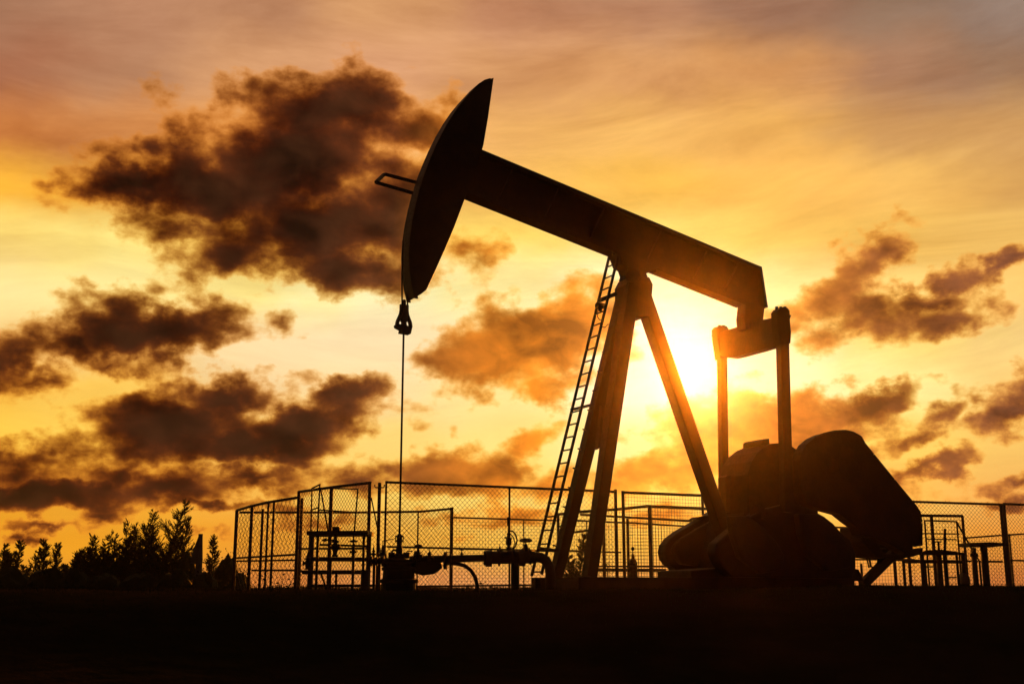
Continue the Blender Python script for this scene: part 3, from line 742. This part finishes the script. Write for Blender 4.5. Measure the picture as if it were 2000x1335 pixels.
# block valves on the platform
def valve(px, py, Y, w, h, label, wheel=True, lever=False, name='gate_valve', group=None, wheel_w=1.3):
    """upright valve: py is its top, w/h in photo pixels"""
    k = Y / FPX; c = P(px, py, Y); root = thing(name, Vector((c.x, c.y, c.z - h * k)), label, 'valve', group)
    W, H = w * k / 2, h * k; b = Vector((c.x, c.y, c.z - H))
    m = MB(); m.lathe(b, Z, [(0, W*.8),(H*.06, W*.8),(H*.07, W*.5),(H*.16, W*.62),(H*.30, W*.82),(H*.42, W*.62),(H*.46, W*.45)], 12); m.build('body', M_PAINT, root)
    m = MB(); m.lathe(b + Z * H * .46, Z, [(0, W*.95),(H*.07, W*.95),(H*.075, W*.5),(H*.2, W*.38),(H*.3, W*.2)], 12); m.build('bonnet', M_PAINT, root)
    for s_ in (-1, 1):
        m = MB(); m.tube(b + Vector((s_ * W * .5, 0, H * .3)), b + Vector((s_ * W * 1.15, 0, H * .3)), W * .42, 10); m.tube(b + Vector((s_ * W * 1.1, 0, H * .3)), b + Vector((s_ * W * 1.3, 0, H * .3)), W * .72, 10); m.build('flange', M_PAINT, root)
    m = MB(); m.tube(b + Z * H * .7, b + Z * H * .96, W * .14, 8); m.build('stem', M_STEEL, root)
    if wheel:
        m = MB(); m.ring(b + Z * H * .93, Vector((0, -.25, 1)), W * wheel_w, W * .24, 18, 6)
        for q in range(3):
            a = q * 2.094; m.tube(b + Z * H * .93, b + Z * H * .93 + Vector((math.cos(a), math.sin(a), 0)) * W * wheel_w, W * .1, 5)
        m.build('handwheel', M_STEEL, root)
    if lever:
        m = MB(); m.tube(b + Z * H * .95, b + Vector((W * 3.2, 0, H * 1.02)), W * .14, 6); m.build('lever', M_STEEL, root)
    return root
v = valve(656, 1027, 19.9, 15, 58, 'large square-topped valve standing in the middle of the raised platform', wheel=False, name='block_valve')
k = 19.9 / FPX; c = P(657, 1028, 19.9); m = MB(); m.box(c.x - 7 * k, c.x + 7.5 * k, c.y - .08, c.y + .08, c.z - 12 * k, c.z); m.build('actuator', M_PAINT, v, .01)
m = MB(); m.tube(c + Vector((-4 * k, 0, -25 * k)), c + Vector((-27 * k, 0, -26 * k)), 1.3 * k, 6); m.tube(c + Vector((-24 * k, 0, -26.5 * k)), c + Vector((-18 * k, 0, -24 * k)), 3.2 * k, 8); m.build('lever', M_STEEL, v)
valve(690.5, 1054, 19.9, 10, 32, 'small valve near the right end of the raised platform', group=None)
valve(602, 1070, 20.0, 14, 40, 'round-bodied valve at the left foot of the platform', wheel=False, name='globe_valve')
valve(730, 1060, 20.2, 8, 30, 'small stubby valve between the platform and the hooked post', wheel=False, name='needle_valve')
valve(748, 1053, 19.6, 12, 42, 'valve with a long thin lever just right of the hooked post', wheel=False, lever=True, name='lever_valve')

# ================================================================== wellhead
Yw = RODX.y; k = Yw / FPX; wx, wy = RODX.x, RODX.y
def zw(py): return P(788, py, Yw).z
wh = thing('wellhead', Vector((wx, wy, 0)), 'wellhead with bolted stuffing box under the polished rod', 'wellhead')
b = Vector((wx, wy, zw(1088)))
m = MB(); m.lathe(Vector((wx, wy, 0)), Z, [(0, 42*k),(.1, 42*k),(.11, 33*k),(zw(1138), 33*k),(zw(1137), 38*k),(zw(1131), 38*k),(zw(1130), 31*k),(zw(1114), 30*k),(zw(1113), 33*k),(zw(1107), 33*k),(zw(1106), 24*k),(zw(1099), 24*k),(zw(1098), 30*k),(zw(1092), 30*k),(zw(1091), 14*k),(zw(1088), 12*k)], 18); m.build('casing_head', M_PAINT, wh)
for (x, y0, y1, w) in ((762,1100,1148,6),(772,1120,1148,8),(806,1122,1148,7)):
    m = MB(); m.tube(gbot(x, y0, Yw), P(x, y0, Yw), w * k / 2, 8); m.build('cellar_pipe', M_PAINT, wh)
m = MB(); m.lathe(b, Z, [(0, 10*k),(6*k, 9*k),(8*k, 6*k),(16*k, 6.5*k),(22*k, 5*k),(26*k, 5*k)], 14); m.build('tee', M_PAINT, wh)
m = MB(); m.lathe(b + Z * 26 * k, Z, [(0, 5*k),(4*k, 5.5*k),(4.5*k, 8.5*k),(7*k, 8.5*k),(7.5*k, 4.5*k),(12*k, 4.5*k),(12.5*k, 8.5*k),(14.5*k, 8.5*k),(16*k, 5*k),(19*k, 3*k),(20*k, 1.2*k)], 14); sbx = m.build('stuffing_box', M_PAINT, wh)
for q in range(6):
    a = q * math.pi / 3 + .2; o_ = Vector((math.cos(a), math.sin(a), 0)) * 7.4 * k
    m = MB(); m.tube(b + Z * 29 * k + o_, b + Z * 42 * k + o_, 0.9 * k, 6); m.build('stud', M_STEEL, sbx)
for s_ in (-1, 1):
    m = MB(); m.tube(b + Vector((s_ * 8 * k, 0, 4 * k)), b + Vector((s_ * 20 * k, 0, 4 * k)), 6 * k, 10); m.build('side_outlet', M_PAINT, wh)
# flowline: pipe with flanges and elbow
fl_ = thing('flowline', Vector((wx + .5, wy, 0)), 'thick horizontal pipeline from the wellhead that bends down beside the ladder', 'pipe')
Yf = Yw + 0.15
def pf(px, py): return P(px, py, Yf)
m = MB(); m.tube(pf(800, 1092), pf(950, 1089), 7 * k, 12); m.build('pipe', M_PAINT, fl_)
m = MB(); m.tube(pf(960, 1088), pf(1045, 1087), 12.5 * k, 14); m.build('pipe', M_PAINT, fl_)
m = MB(); m.path([pf(1040,1087), pf(1056,1088), pf(1066,1094), pf(1073,1106), pf(1075,1120), gbot(1075, 1120, Yf)], 10 * k, 14); m.build('elbow', M_PAINT, fl_)
for x, y, h, w in ((812,1092,17,6),(838,1091,13,5),(870,1094,17,7),(880,1094,13,4),(947,1089,14,5),(955,1090,16,12),(975,1088,17,4),(1003,1087,15,5),(1020,1089,16,12),(1036,1087,15,4)):
    m = MB(); m.tube(pf(x - w / 2, y), pf(x + w / 2, y), h * k, 12); m.build('flange', M_PAINT, fl_)
m = MB(); m.tube(gbot(1006, 1100, Yf), pf(1006, 1098), 8.5 * k, 12); m.build('support', M_PAINT, fl_)
m = MB(); m.prism([pf(*q) for q in [(800,1096),(862,1098),(864,1108),(848,1120),(826,1123),(806,1118)]], Vector((0,-.08,0)), Vector((0,.08,0))); m.build('choke_body', M_PAINT, fl_, .015)
m = MB(); m.path([pf(872,1099), pf(893,1100), pf(908,1104), pf(920,1113), pf(928,1126), pf(932,1142), gbot(932, 1146, Yf)], 3.8 * k, 8); m.build('drain_pipe', M_PAINT, fl_)
valve(817, 1063, Yw, 13, 30, 'valve on the flowline close to the right of the wellhead', wheel=True, name='gate_valve', wheel_w=1.0)
valve(839.5, 1069, Yw, 10, 24, 'plain capped stub valve on the flowline, second to the right of the wellhead', wheel=False, name='plug_valve')
valve(1027, 1052, Yf, 17, 36, 'valve with a thick handwheel on the flowline beside the ladder', wheel=True, wheel_w=1.25)
# small bent handle on the wellhead
m = MB(); m.path([pf(793,1088), pf(795,1076), pf(806,1075.5)], 1.4 * k, 6); m.path([pf(868,1081), pf(874,1077), pf(884,1078)], 0.9 * k, 6); m.build('bent_handle', M_STEEL, wh)
# manifold left of the wellhead
p = P(742, 1094, Yf); mf = thing('manifold', Vector((p.x, p.y, 0)), 'short flanged manifold pipe between the hooked post and the wellhead', 'pipe')
m = MB(); m.tube(pf(722, 1096), pf(778, 1094), 5.5 * k, 12); m.build('pipe', M_PAINT, mf)
for x, h, w in ((726,10,3),(736,9,3),(748,11,5),(760,10,3),(770,12,5)):
    m = MB(); m.tube(pf(x - w / 2, 1095), pf(x + w / 2, 1095), h * k, 12); m.build('flange', M_PAINT, mf)
for x, y0, w in ((731,1096,6),(752,1098,7),(742,1100,4)):
    m = MB(); m.tube(gbot(x, y0, Yf), pf(x, y0), w * k / 2, 8); m.build('support', M_PAINT, mf)
m = MB(); m.path([pf(764,1090), pf(764,1079), pf(768,1074), pf(776,1073)], 2.0 * k, 8); m.build('bleed_line', M_PAINT, mf)
valve(902, 1071, Yf, 9, 20, 'tiny valve on the flowline above the bend of the drain pipe', wheel=True, wheel_w=0.9)
valve(976, 1062, Yf, 9, 18, 'tiny capped fitting on the flowline left of the gauge stack', wheel=False, name='plug_valve')
# gauge stack with looping hoses
gs = thing('gauge_stack', P(994, 1078, Yf), 'slim instrument stack with looping hoses on the flowline under the fence post', 'gauge')
def ps(px, py): return P(px, py, Yf)
m = MB(); m.lathe(ps(993.5, 1073), Z, [(0, 5*k),(5*k, 5*k),(5.5*k, 3*k),(8*k, 3*k),(9*k, 5.5*k),(20*k, 5.5*k),(24*k, 4*k),(28*k, 3.2*k),(30*k, 4.5*k),(33*k, 2*k),(45*k, 1.8*k),(46*k, 3.4*k),(62*k, 3.4*k),(63*k, 2*k)], 10); m.build('stack', M_PAINT, gs)
m = MB(); m.path([ps(994,1036), ps(1001,1036), ps(1007,1043), ps(1010,1055), ps(1007,1066), ps(1001,1073)], 1.7 * k, 6); m.build('hose', M_RUBBER, gs)
m = MB(); m.path([ps(997,1042), ps(1003,1049), ps(1006,1060), ps(1003,1068), ps(998,1072)], 1.2 * k, 6); m.build('hose', M_RUBBER, gs)
m = MB(); m.tube(ps(985, 1049), ps(1000, 1052), 1.6 * k, 6); m.build('handle', M_STEEL, gs)
# bottle shaped relief valve right of the pump legs
Yb = 24.6; kb = Yb / FPX; c = P(1237, 1124, Yb)
rv = thing('relief_valve', Vector((c.x, c.y, 0)), 'bottle-shaped relief valve with a ball on top, between the pump legs and the counterweight', 'valve')
m = MB(); m.lathe((c.x, c.y, 0), Z, [(0, 8.5*kb),(c.z, 8.5*kb),(c.z + 24*kb, 8*kb),(c.z + 30*kb, 6*kb),(c.z + 32*kb, 3.4*kb),(c.z + 41*kb, 2.6*kb)], 12); m.build('body', M_PAINT, rv)
m = MB(); m.lathe((c.x, c.y, c.z + 41*kb), Z, [(0, 1.4*kb),(6*kb, 1*kb),(8*kb, 2.6*kb),(10.5*kb, 3.2*kb),(13*kb, 2.4*kb),(14.5*kb, .4*kb)], 12); m.build('ball', M_STEEL, rv)
for s_ in (-1, 1):
    m = MB(); m.tube((c.x + s_ * 5*kb, c.y, c.z + 10*kb), (c.x + s_ * 10.5*kb, c.y, c.z + 10*kb), 2.4*kb, 8); m.build('outlet', M_PAINT, rv)
c2 = P(1187, 1103, 26); rg = thing('pressure_gauge', Vector((c2.x, c2.y, 0)), 'small round dial gauge low behind the nearer pump leg', 'gauge')
m = MB(); m.ring(c2, (0, 1, 0), 3 * 26 / FPX, 0.9 * 26 / FPX, 16, 5); m.build('dial', M_STEEL, rg); m = MB(); m.tube((c2.x, c2.y, 0), c2 + Z * -.035, .012, 6); m.build('stem', M_STEEL, rg)

# ================================================================== right-hand stands
Yr = 24.5
p = P(1835, 1078, Yr); sa = thing('pipe_stand', Vector((p.x, p.y, 0)), 'flat-topped pipe stand with several legs in front of the gate frame', 'stand')
m = MB(); m.prism([P(x, y, Yr) for x, y in [(1793,1078),(1800,1074.5),(1830,1073),(1858,1077),(1876,1080),(1876,1083),(1806,1083),(1793,1081)]], Vector((0,-.25,0)), Vector((0,.25,0))); m.build('table_top', M_STEEL, sa)
legs(sa, 'leg', [(1800,1080,8),(1833,1080,10),(1845,1080,8),(1868,1080,5),(1880,1078,9,.3),(1806,1096,5,.2)], Yr)
bars(sa, 'cross_rail', [(1762,1096,1880,1097,6),(1800,1106,1825,1106,3),(1845,1127,1868,1127,3)], Yr)
m = MB(); m.prism([P(x, y, Yr) for x, y in [(1878,1118),(1885,1119),(1890,1126),(1892,1140),(1876,1140)]], Vector((0,-.1,0)), Vector((0,.1,0))); m.build('foot_block', M_CONC, sa)
c = P(1834, 1074, Yr); kr = Yr / FPX
m = MB(); m.tube(c, c + Z * 16 * kr, 2.2 * kr, 8); m.build('stem', M_STEEL, sa)
m = MB(); m.ring(c + Z * 16 * kr, (0, -.1, 1), 5.5 * kr, 1 * kr, 14, 5); m.build('handwheel', M_STEEL, sa)
m = MB(); m.tube(P(1845.5, 1076, Yr), P(1845.5, 1032, Yr), 2.6 * kr, 8); m.build('riser', M_STEEL, sa)
p = P(1920, 1066, 24); sb_ = thing('pipe_stand', Vector((p.x, p.y, 0)), 'T-shaped stand with one thick stem, nearest the right-hand fence posts', 'stand')
m = MB(); m.prism([P(x, y, 24) for x, y in [(1883,1060),(1925,1059),(1957,1061),(1957,1066),(1940,1067.5),(1884,1067)]], Vector((0,-.3,0)), Vector((0,.3,0))); m.build('table_top', M_STEEL, sb_)
legs(sb_, 'stem', [(1921,1066,12.5)], 24)
p = P(1900, 1018, 25.2); hr = thing('handrail', Vector((p.x, p.y, 0)), 'stair handrail sloping down to the right, inside the gate frame', 'handrail')
bars(hr, 'rail', [(1805,1016,1868,1018,3.2),(1868,1018,1898,1071,3.6),(1898,1071,1914,1097,3),(1808,1052,1868,1053,2.6)], 25.2)
legs(hr, 'upright', [(1806,1016,3.4),(1868.5,1018,3.4),(1901,1069,10),(1913,1095,4)], 25.2)
v = valve(1901, 1066, 24.8, 10, 24, 'small valve where the sloping handrail ends, left of the T-shaped stand', wheel=False, name='needle_valve')
r_, p = lone_post('fence_post', 1774, 1066, 27, 6, 'short bare post under the lower end of the belt guard')
r_, p = lone_post('fence_post', 1682, 1100, 27, 5, 'short bare post left of the diagonal motor brace')

# ================================================================== plants
def leafy(name, px, Y, h, n, label, leaf=0.05, spread=0.5, parent=None):
    p = P(px, 1140, Y); z = ground_z(p.x, p.y); root = thing(name, Vector((p.x, p.y, z)), label, 'plant')
    rnd = random.Random(int(px * 7)); sm = MB(); lv = []; lf = []
    for i in range(n):
        a = rnd.uniform(0, 6.28); l = h * rnd.uniform(.5, 1); b_ = rnd.uniform(.05, spread)
        q = [Vector((p.x, p.y, z - .02)) + Vector((math.cos(a), math.sin(a), 0)) * (b_ * l * t * t) + Z * l * t for t in (0, .35, .7, 1)]
        sm.path(q, [.006, .005, .004, .002], 4)
        for t in range(9):
            u_ = .3 + t * .08; c = q[0].lerp(q[3], u_) + (q[2] - q[0].lerp(q[3], .7)) * 0.8; an = rnd.uniform(0, 6.28)
            d = Vector((math.cos(an), math.sin(an), rnd.uniform(-.5, .5))) * leaf * rnd.uniform(.6, 1.4); s_ = Vector((-d.y, d.x, d.z * .3)) * .28
            o = len(lv); lv += [c, c + d * .5 + s_, c + d, c + d * .5 - s_]; lf.append((o, o + 1, o + 2, o + 3))
    sm.build('stem', M_LEAF, root)
    m = MB(); m.add(lv, lf); tag(m.build('foliage', M_LEAF, root), kind='stuff')
leafy('weed', 955, 26, .95, 7, 'tall leafy weed right of the curved drain pipe', .11, .6)
leafy('weed', 918, 27, .7, 4, 'thin weed inside the bend of the drain pipe', .08, .5)
leafy('weed', 1050, 24, .55, 5, 'small leafy weed at the foot of the ladder', .08, .3)
leafy('weed', 838, 26, .55, 3, 'low weed between the wellhead and the level-railed fence post', .07, .6)
leafy('bush', 546, 23.5, 1.0, 30, 'dense low bush in front of the far left fence', .10, .55)
leafy('weed', 1882, 26, .75, 12, 'dark weed at the foot of the gate post on the right', .09, .4)

# ================================================================== trees
def spray_tree(px, ptop, Y, wid, seed, label, name='pine_tree', spires=1, dens=1.0, lean=0.0, group='trees on the left horizon', up=(.25, 1.15)):
    """feathery tree: trunk, upswept limbs, and short needle tufts along every limb"""
    rnd = random.Random(seed); k_ = Y / FPX
    top = P(px, ptop, Y); base = Vector((top.x - lean * k_, top.y, -0.1)); H = top.z - base.z
    W = wid * k_ / 2
    root = thing(name, base.copy(), label, 'tree', group)
    tr = MB(); lv = []; lf = []
    def tuft(c, d, L):
        s_ = d.cross(Vector((rnd.uniform(-1, 1), rnd.uniform(-1, 1), rnd.uniform(-.3, .3)))).normalized() * L * .16
        o = len(lv); lv.extend([c - s_ * .5, c + d * L * .45 + s_, c + d * L, c + d * L * .45 - s_]); lf.append((o, o + 1, o + 2, o + 3))
    def twig(c, d, L, r):
        q = [c, c + d * L * .5 + Z * L * .07, c + d * L + Z * L * .22]
        tr.path(q, [r, r * .7, r * .25], 3)
        n = max(8, int(L / .0095 * dens))
        for i in range(n):
            t = rnd.random() ** .8
            cc = (q[0].lerp(q[1], t * 2) if t < .5 else q[1].lerp(q[2], t * 2 - 1))
            dd = (d + Vector((rnd.gauss(0, .55), rnd.gauss(0, .55), rnd.gauss(.25, .45)))).normalized()
            tuft(cc, dd, rnd.uniform(.035, .10) * (1.1 - .4 * t))
        tuft(q[2], (q[2] - q[1]).normalized(), .12)
    lead = []
    for s_ in range(spires):
        f = (s_ - (spires - 1) / 2) / max(1, spires - 1) * 2 if spires > 1 else 0
        hx = H * (1 - .28 * abs(f) * rnd.uniform(.5, 1.2)) if s_ != spires // 2 else H
        tip = base + Vector((f * W * .8 + (lean * k_ if s_ == spires // 2 else 0), rnd.uniform(-.5, .5) * W, hx))
        mid = base + Vector((f * W * .35, 0, hx * .45)) + Vector((rnd.uniform(-.06, .06), 0, 0))
        lead.append((base, mid, tip))
    tm = MB()
    for a, b_, c in lead: tm.path([a, a.lerp(b_, .5), b_, b_.lerp(c, .5), c], [H * .02, H * .016, H * .012, H * .007, H * .002], 6)
    tm.build('trunk', M_BARK, root)
    for (a, b_, c) in lead:
        nl = int(80 * dens / max(1, spires * .5))
        for i in range(nl):
            t = .12 + .88 * (i + rnd.random()) / nl
            pos = a.lerp(b_, t / .45) if t < .45 else b_.lerp(c, (t - .45) / .55)
            reach = W * (1.9 / (spires ** .40)) * (1.06 - t * .86) * rnd.choice((.45, .7, .9, 1.0, 1.25))
            an = rnd.uniform(0, 6.28); rise = rnd.uniform(*up)
            d = Vector((math.cos(an), math.sin(an), rise)).normalized()
            twig(pos, d, reach, .012)
            for j in range(4):
                u_ = rnd.uniform(.25, .8); d2 = (d + Vector((rnd.gauss(0, .5), rnd.gauss(0, .5), rnd.gauss(.2, .3)))).normalized()
                twig(pos + d * reach * u_, d2, reach * .42, .007)
    tag(tr.build('twigs', M_BARK, root), kind='stuff')
    m = MB(); m.add(lv, lf); tag(m.build('crown', M_LEAF, root), kind='stuff')
spray_tree(330, 984, 52, 80, 11, 'tallest feathery tree on the left horizon, leaning tip beside the chimney-like post', spires=2, dens=1.15, lean=10)
spray_tree(300, 1001, 53, 44, 12, 'slim tree touching the left flank of the tallest tree', dens=1.0)
spray_tree(368, 1018, 51, 46, 13, 'ragged tree just left of the chimney-like post', dens=1.1, lean=10)
spray_tree(247, 1020, 52, 82, 14, 'broad many-spired tree left of the tallest tree', spires=5, dens=1.3)
spray_tree(268, 1030, 54, 50, 15, 'bushy tree filling the gap between the broad tree and the tallest one', spires=3, dens=1.2)
spray_tree(182, 1052, 50, 62, 16, 'round-topped tree left of the broad many-spired one', spires=3, dens=1.3)
spray_tree(141, 1083, 52, 34, 17, 'lowest stubby tree in the gap of the tree line', spires=2, dens=1.2)
spray_tree(114, 1064, 52, 24, 18, 'narrow pointed tree, third from the left edge', dens=1.2)
spray_tree(86, 1058, 52, 32, 19, 'narrow spiky tree between two lower ones near the left edge', spires=1, dens=1.3)
spray_tree(60, 1075, 54, 32, 20, 'small thin tree right of the leftmost clump', spires=2, dens=.8)
spray_tree(28, 1058, 52, 34, 21, 'fuller tree at the left edge with a two-pronged top', spires=2, dens=1.3)
spray_tree(6, 1064, 51, 40, 22, 'leftmost tree, cut by the edge of the photograph', spires=3, dens=1.3)
spray_tree(415, 1050, 54, 26, 23, 'lone slim conifer between the chimney-like post and the fence', dens=1.3)
spray_tree(205, 1062, 50, 50, 31, 'dark bushy tree wedged between the round-topped and the many-spired tree', spires=3, dens=1.3)
spray_tree(292, 1050, 50, 54, 32, 'low full tree in front of the gap left of the tallest tree', spires=3, dens=1.3)
spray_tree(345, 1052, 49.5, 56, 33, 'dense dark tree filling the foot of the tallest tree', spires=3, dens=1.3)
spray_tree(228, 1056, 49.5, 50, 34, 'low full tree in front of the broad many-spired one', spires=2, dens=1.3)
spray_tree(160, 1072, 49.5, 36, 35, 'short tree leaning against the round-topped one', spires=2, dens=1.2)
spray_tree(1126, 1046, 36, 40, 24, 'small feathery tree seen between the two front pump legs', spires=2, dens=.8, group=None)

def shrub(px, ptop, Y, wid, seed, label, cat='bush'):
    rnd = random.Random(seed); k_ = Y / FPX; top = P(px, ptop, Y); H = top.z + .15; W = wid * k_ / 2
    base = Vector((top.x, top.y, -0.1)); root = thing('shrub', base, label, cat, 'shrubs under the tree line')
    bm = bmesh.new(); bmesh.ops.create_icosphere(bm, subdivisions=3, radius=1.0)
    from mathutils import noise as mn
    for v_ in bm.verts:
        f = 1 + .22 * mn.noise(v_.co * 2.2 + Vector((seed, 0, 0))) + .1 * mn.noise(v_.co * 6)
        c = v_.co * f * .9; z_ = c.z if c.z > 0 else c.z * .2
        v_.co = Vector((c.x * W, c.y * .9, max(-.02, z_ * H * .98)))
    me = bpy.data.meshes.new('inner_foliage'); 
    lv = []; lf = []
    pts = [v_.co.copy() for v_ in bm.verts]
    bm.to_mesh(me); bm.free(); me.materials.append(M_LEAF)
    o = bpy.data.objects.new('inner_foliage', me); COL.objects.link(o); o.parent = root
    for i in range(1500):
        c = rnd.choice(pts) + Vector((rnd.gauss(0, .12), rnd.gauss(0, .12), rnd.gauss(0, .05)))
        d = Vector((rnd.gauss(0, 1), rnd.gauss(0, 1), rnd.gauss(.6, 1))).normalized() * rnd.uniform(.05, .14); s_ = Vector((-d.y - .01, d.x, d.z * .2)) * .3
        q = len(lv); lv += [base + c, base + c + d * .5 + s_, base + c + d, base + c + d * .5 - s_]; lf.append((q, q + 1, q + 2, q + 3))
    m = MB(); m.add(lv, lf); tag(m.build('leaves', M_LEAF, root), kind='stuff')
for i, (x, y, w, Y, l) in enumerate([
  (20,1100,120,49,'dark shrub mass under the leftmost trees'), (95,1102,110,48,'flat-topped shrub below the narrow spiky trees'),
  (150,1108,80,48,'low shrub below the stubby tree'), (205,1115,90,47.5,'shrub at the foot of the round-topped tree'),
  (275,1112,100,47,'wide low shrub below the broad many-spired tree'), (345,1108,90,46.5,'shrub at the foot of the tallest tree'),
  (372,1072,52,47.5,'dense block-like shrub left of the chimney-like post'), (402,1110,60,46,'low shrub right of the chimney-like post'),
  (446,1077,62,48,'rounded dome-shaped shrub touching the left end of the fence'), (470,1112,50,44,'shrub standing at the corner post of the fence')]):
    shrub(x, y, Y, w, 50 + i, l)
p = P(392, 1042, 46); ch = thing('flue_post', Vector((p.x, p.y, 0)), 'short chimney-like post rising from the shrubs beside the tallest tree', 'post')
kc = 46 / FPX
m = MB(); m.lathe((p.x, p.y, -.1), Z, [(0, 6.5*kc),(p.z - 40*kc, 6.5*kc),(p.z - 16*kc, 5*kc),(p.z, 4.2*kc),(p.z + .1, 4.4*kc)], 12); m.build('pole', M_CONC, ch)
m = MB(); m.prism([P(x, y, 46) for x, y in [(372,1100),(380,1068),(388,1048),(389,1100)]], Vector((0,-.06,0)), Vector((0,.06,0))); m.build('side_plate', M_CONC, ch)

# ================================================================== added haze
hz = MB(); hz.box(-165, 165, -25, 165, -2.0, 10.2)  # added volume: its scattered sunlight stands in for lens flare over the silhouettes
hm = bpy.data.materials.new('added glow haze'); hm.use_nodes = True; nt = hm.node_tree; nt.nodes.clear()
pv = nt.nodes.new('ShaderNodeVolumePrincipled'); ho = nt.nodes.new('ShaderNodeOutputMaterial')
pv.inputs['Color'].default_value = (1.0, 0.86, 0.70, 1.0); pv.inputs['Density'].default_value = 0.00029; pv.inputs['Anisotropy'].default_value = 0.97
nt.links.new(pv.outputs[0], ho.inputs['Volume'])
hzo = hz.build('haze', hm); tag(hzo, kind='stuff', label='thin warm added glow haze standing in for lens flare')
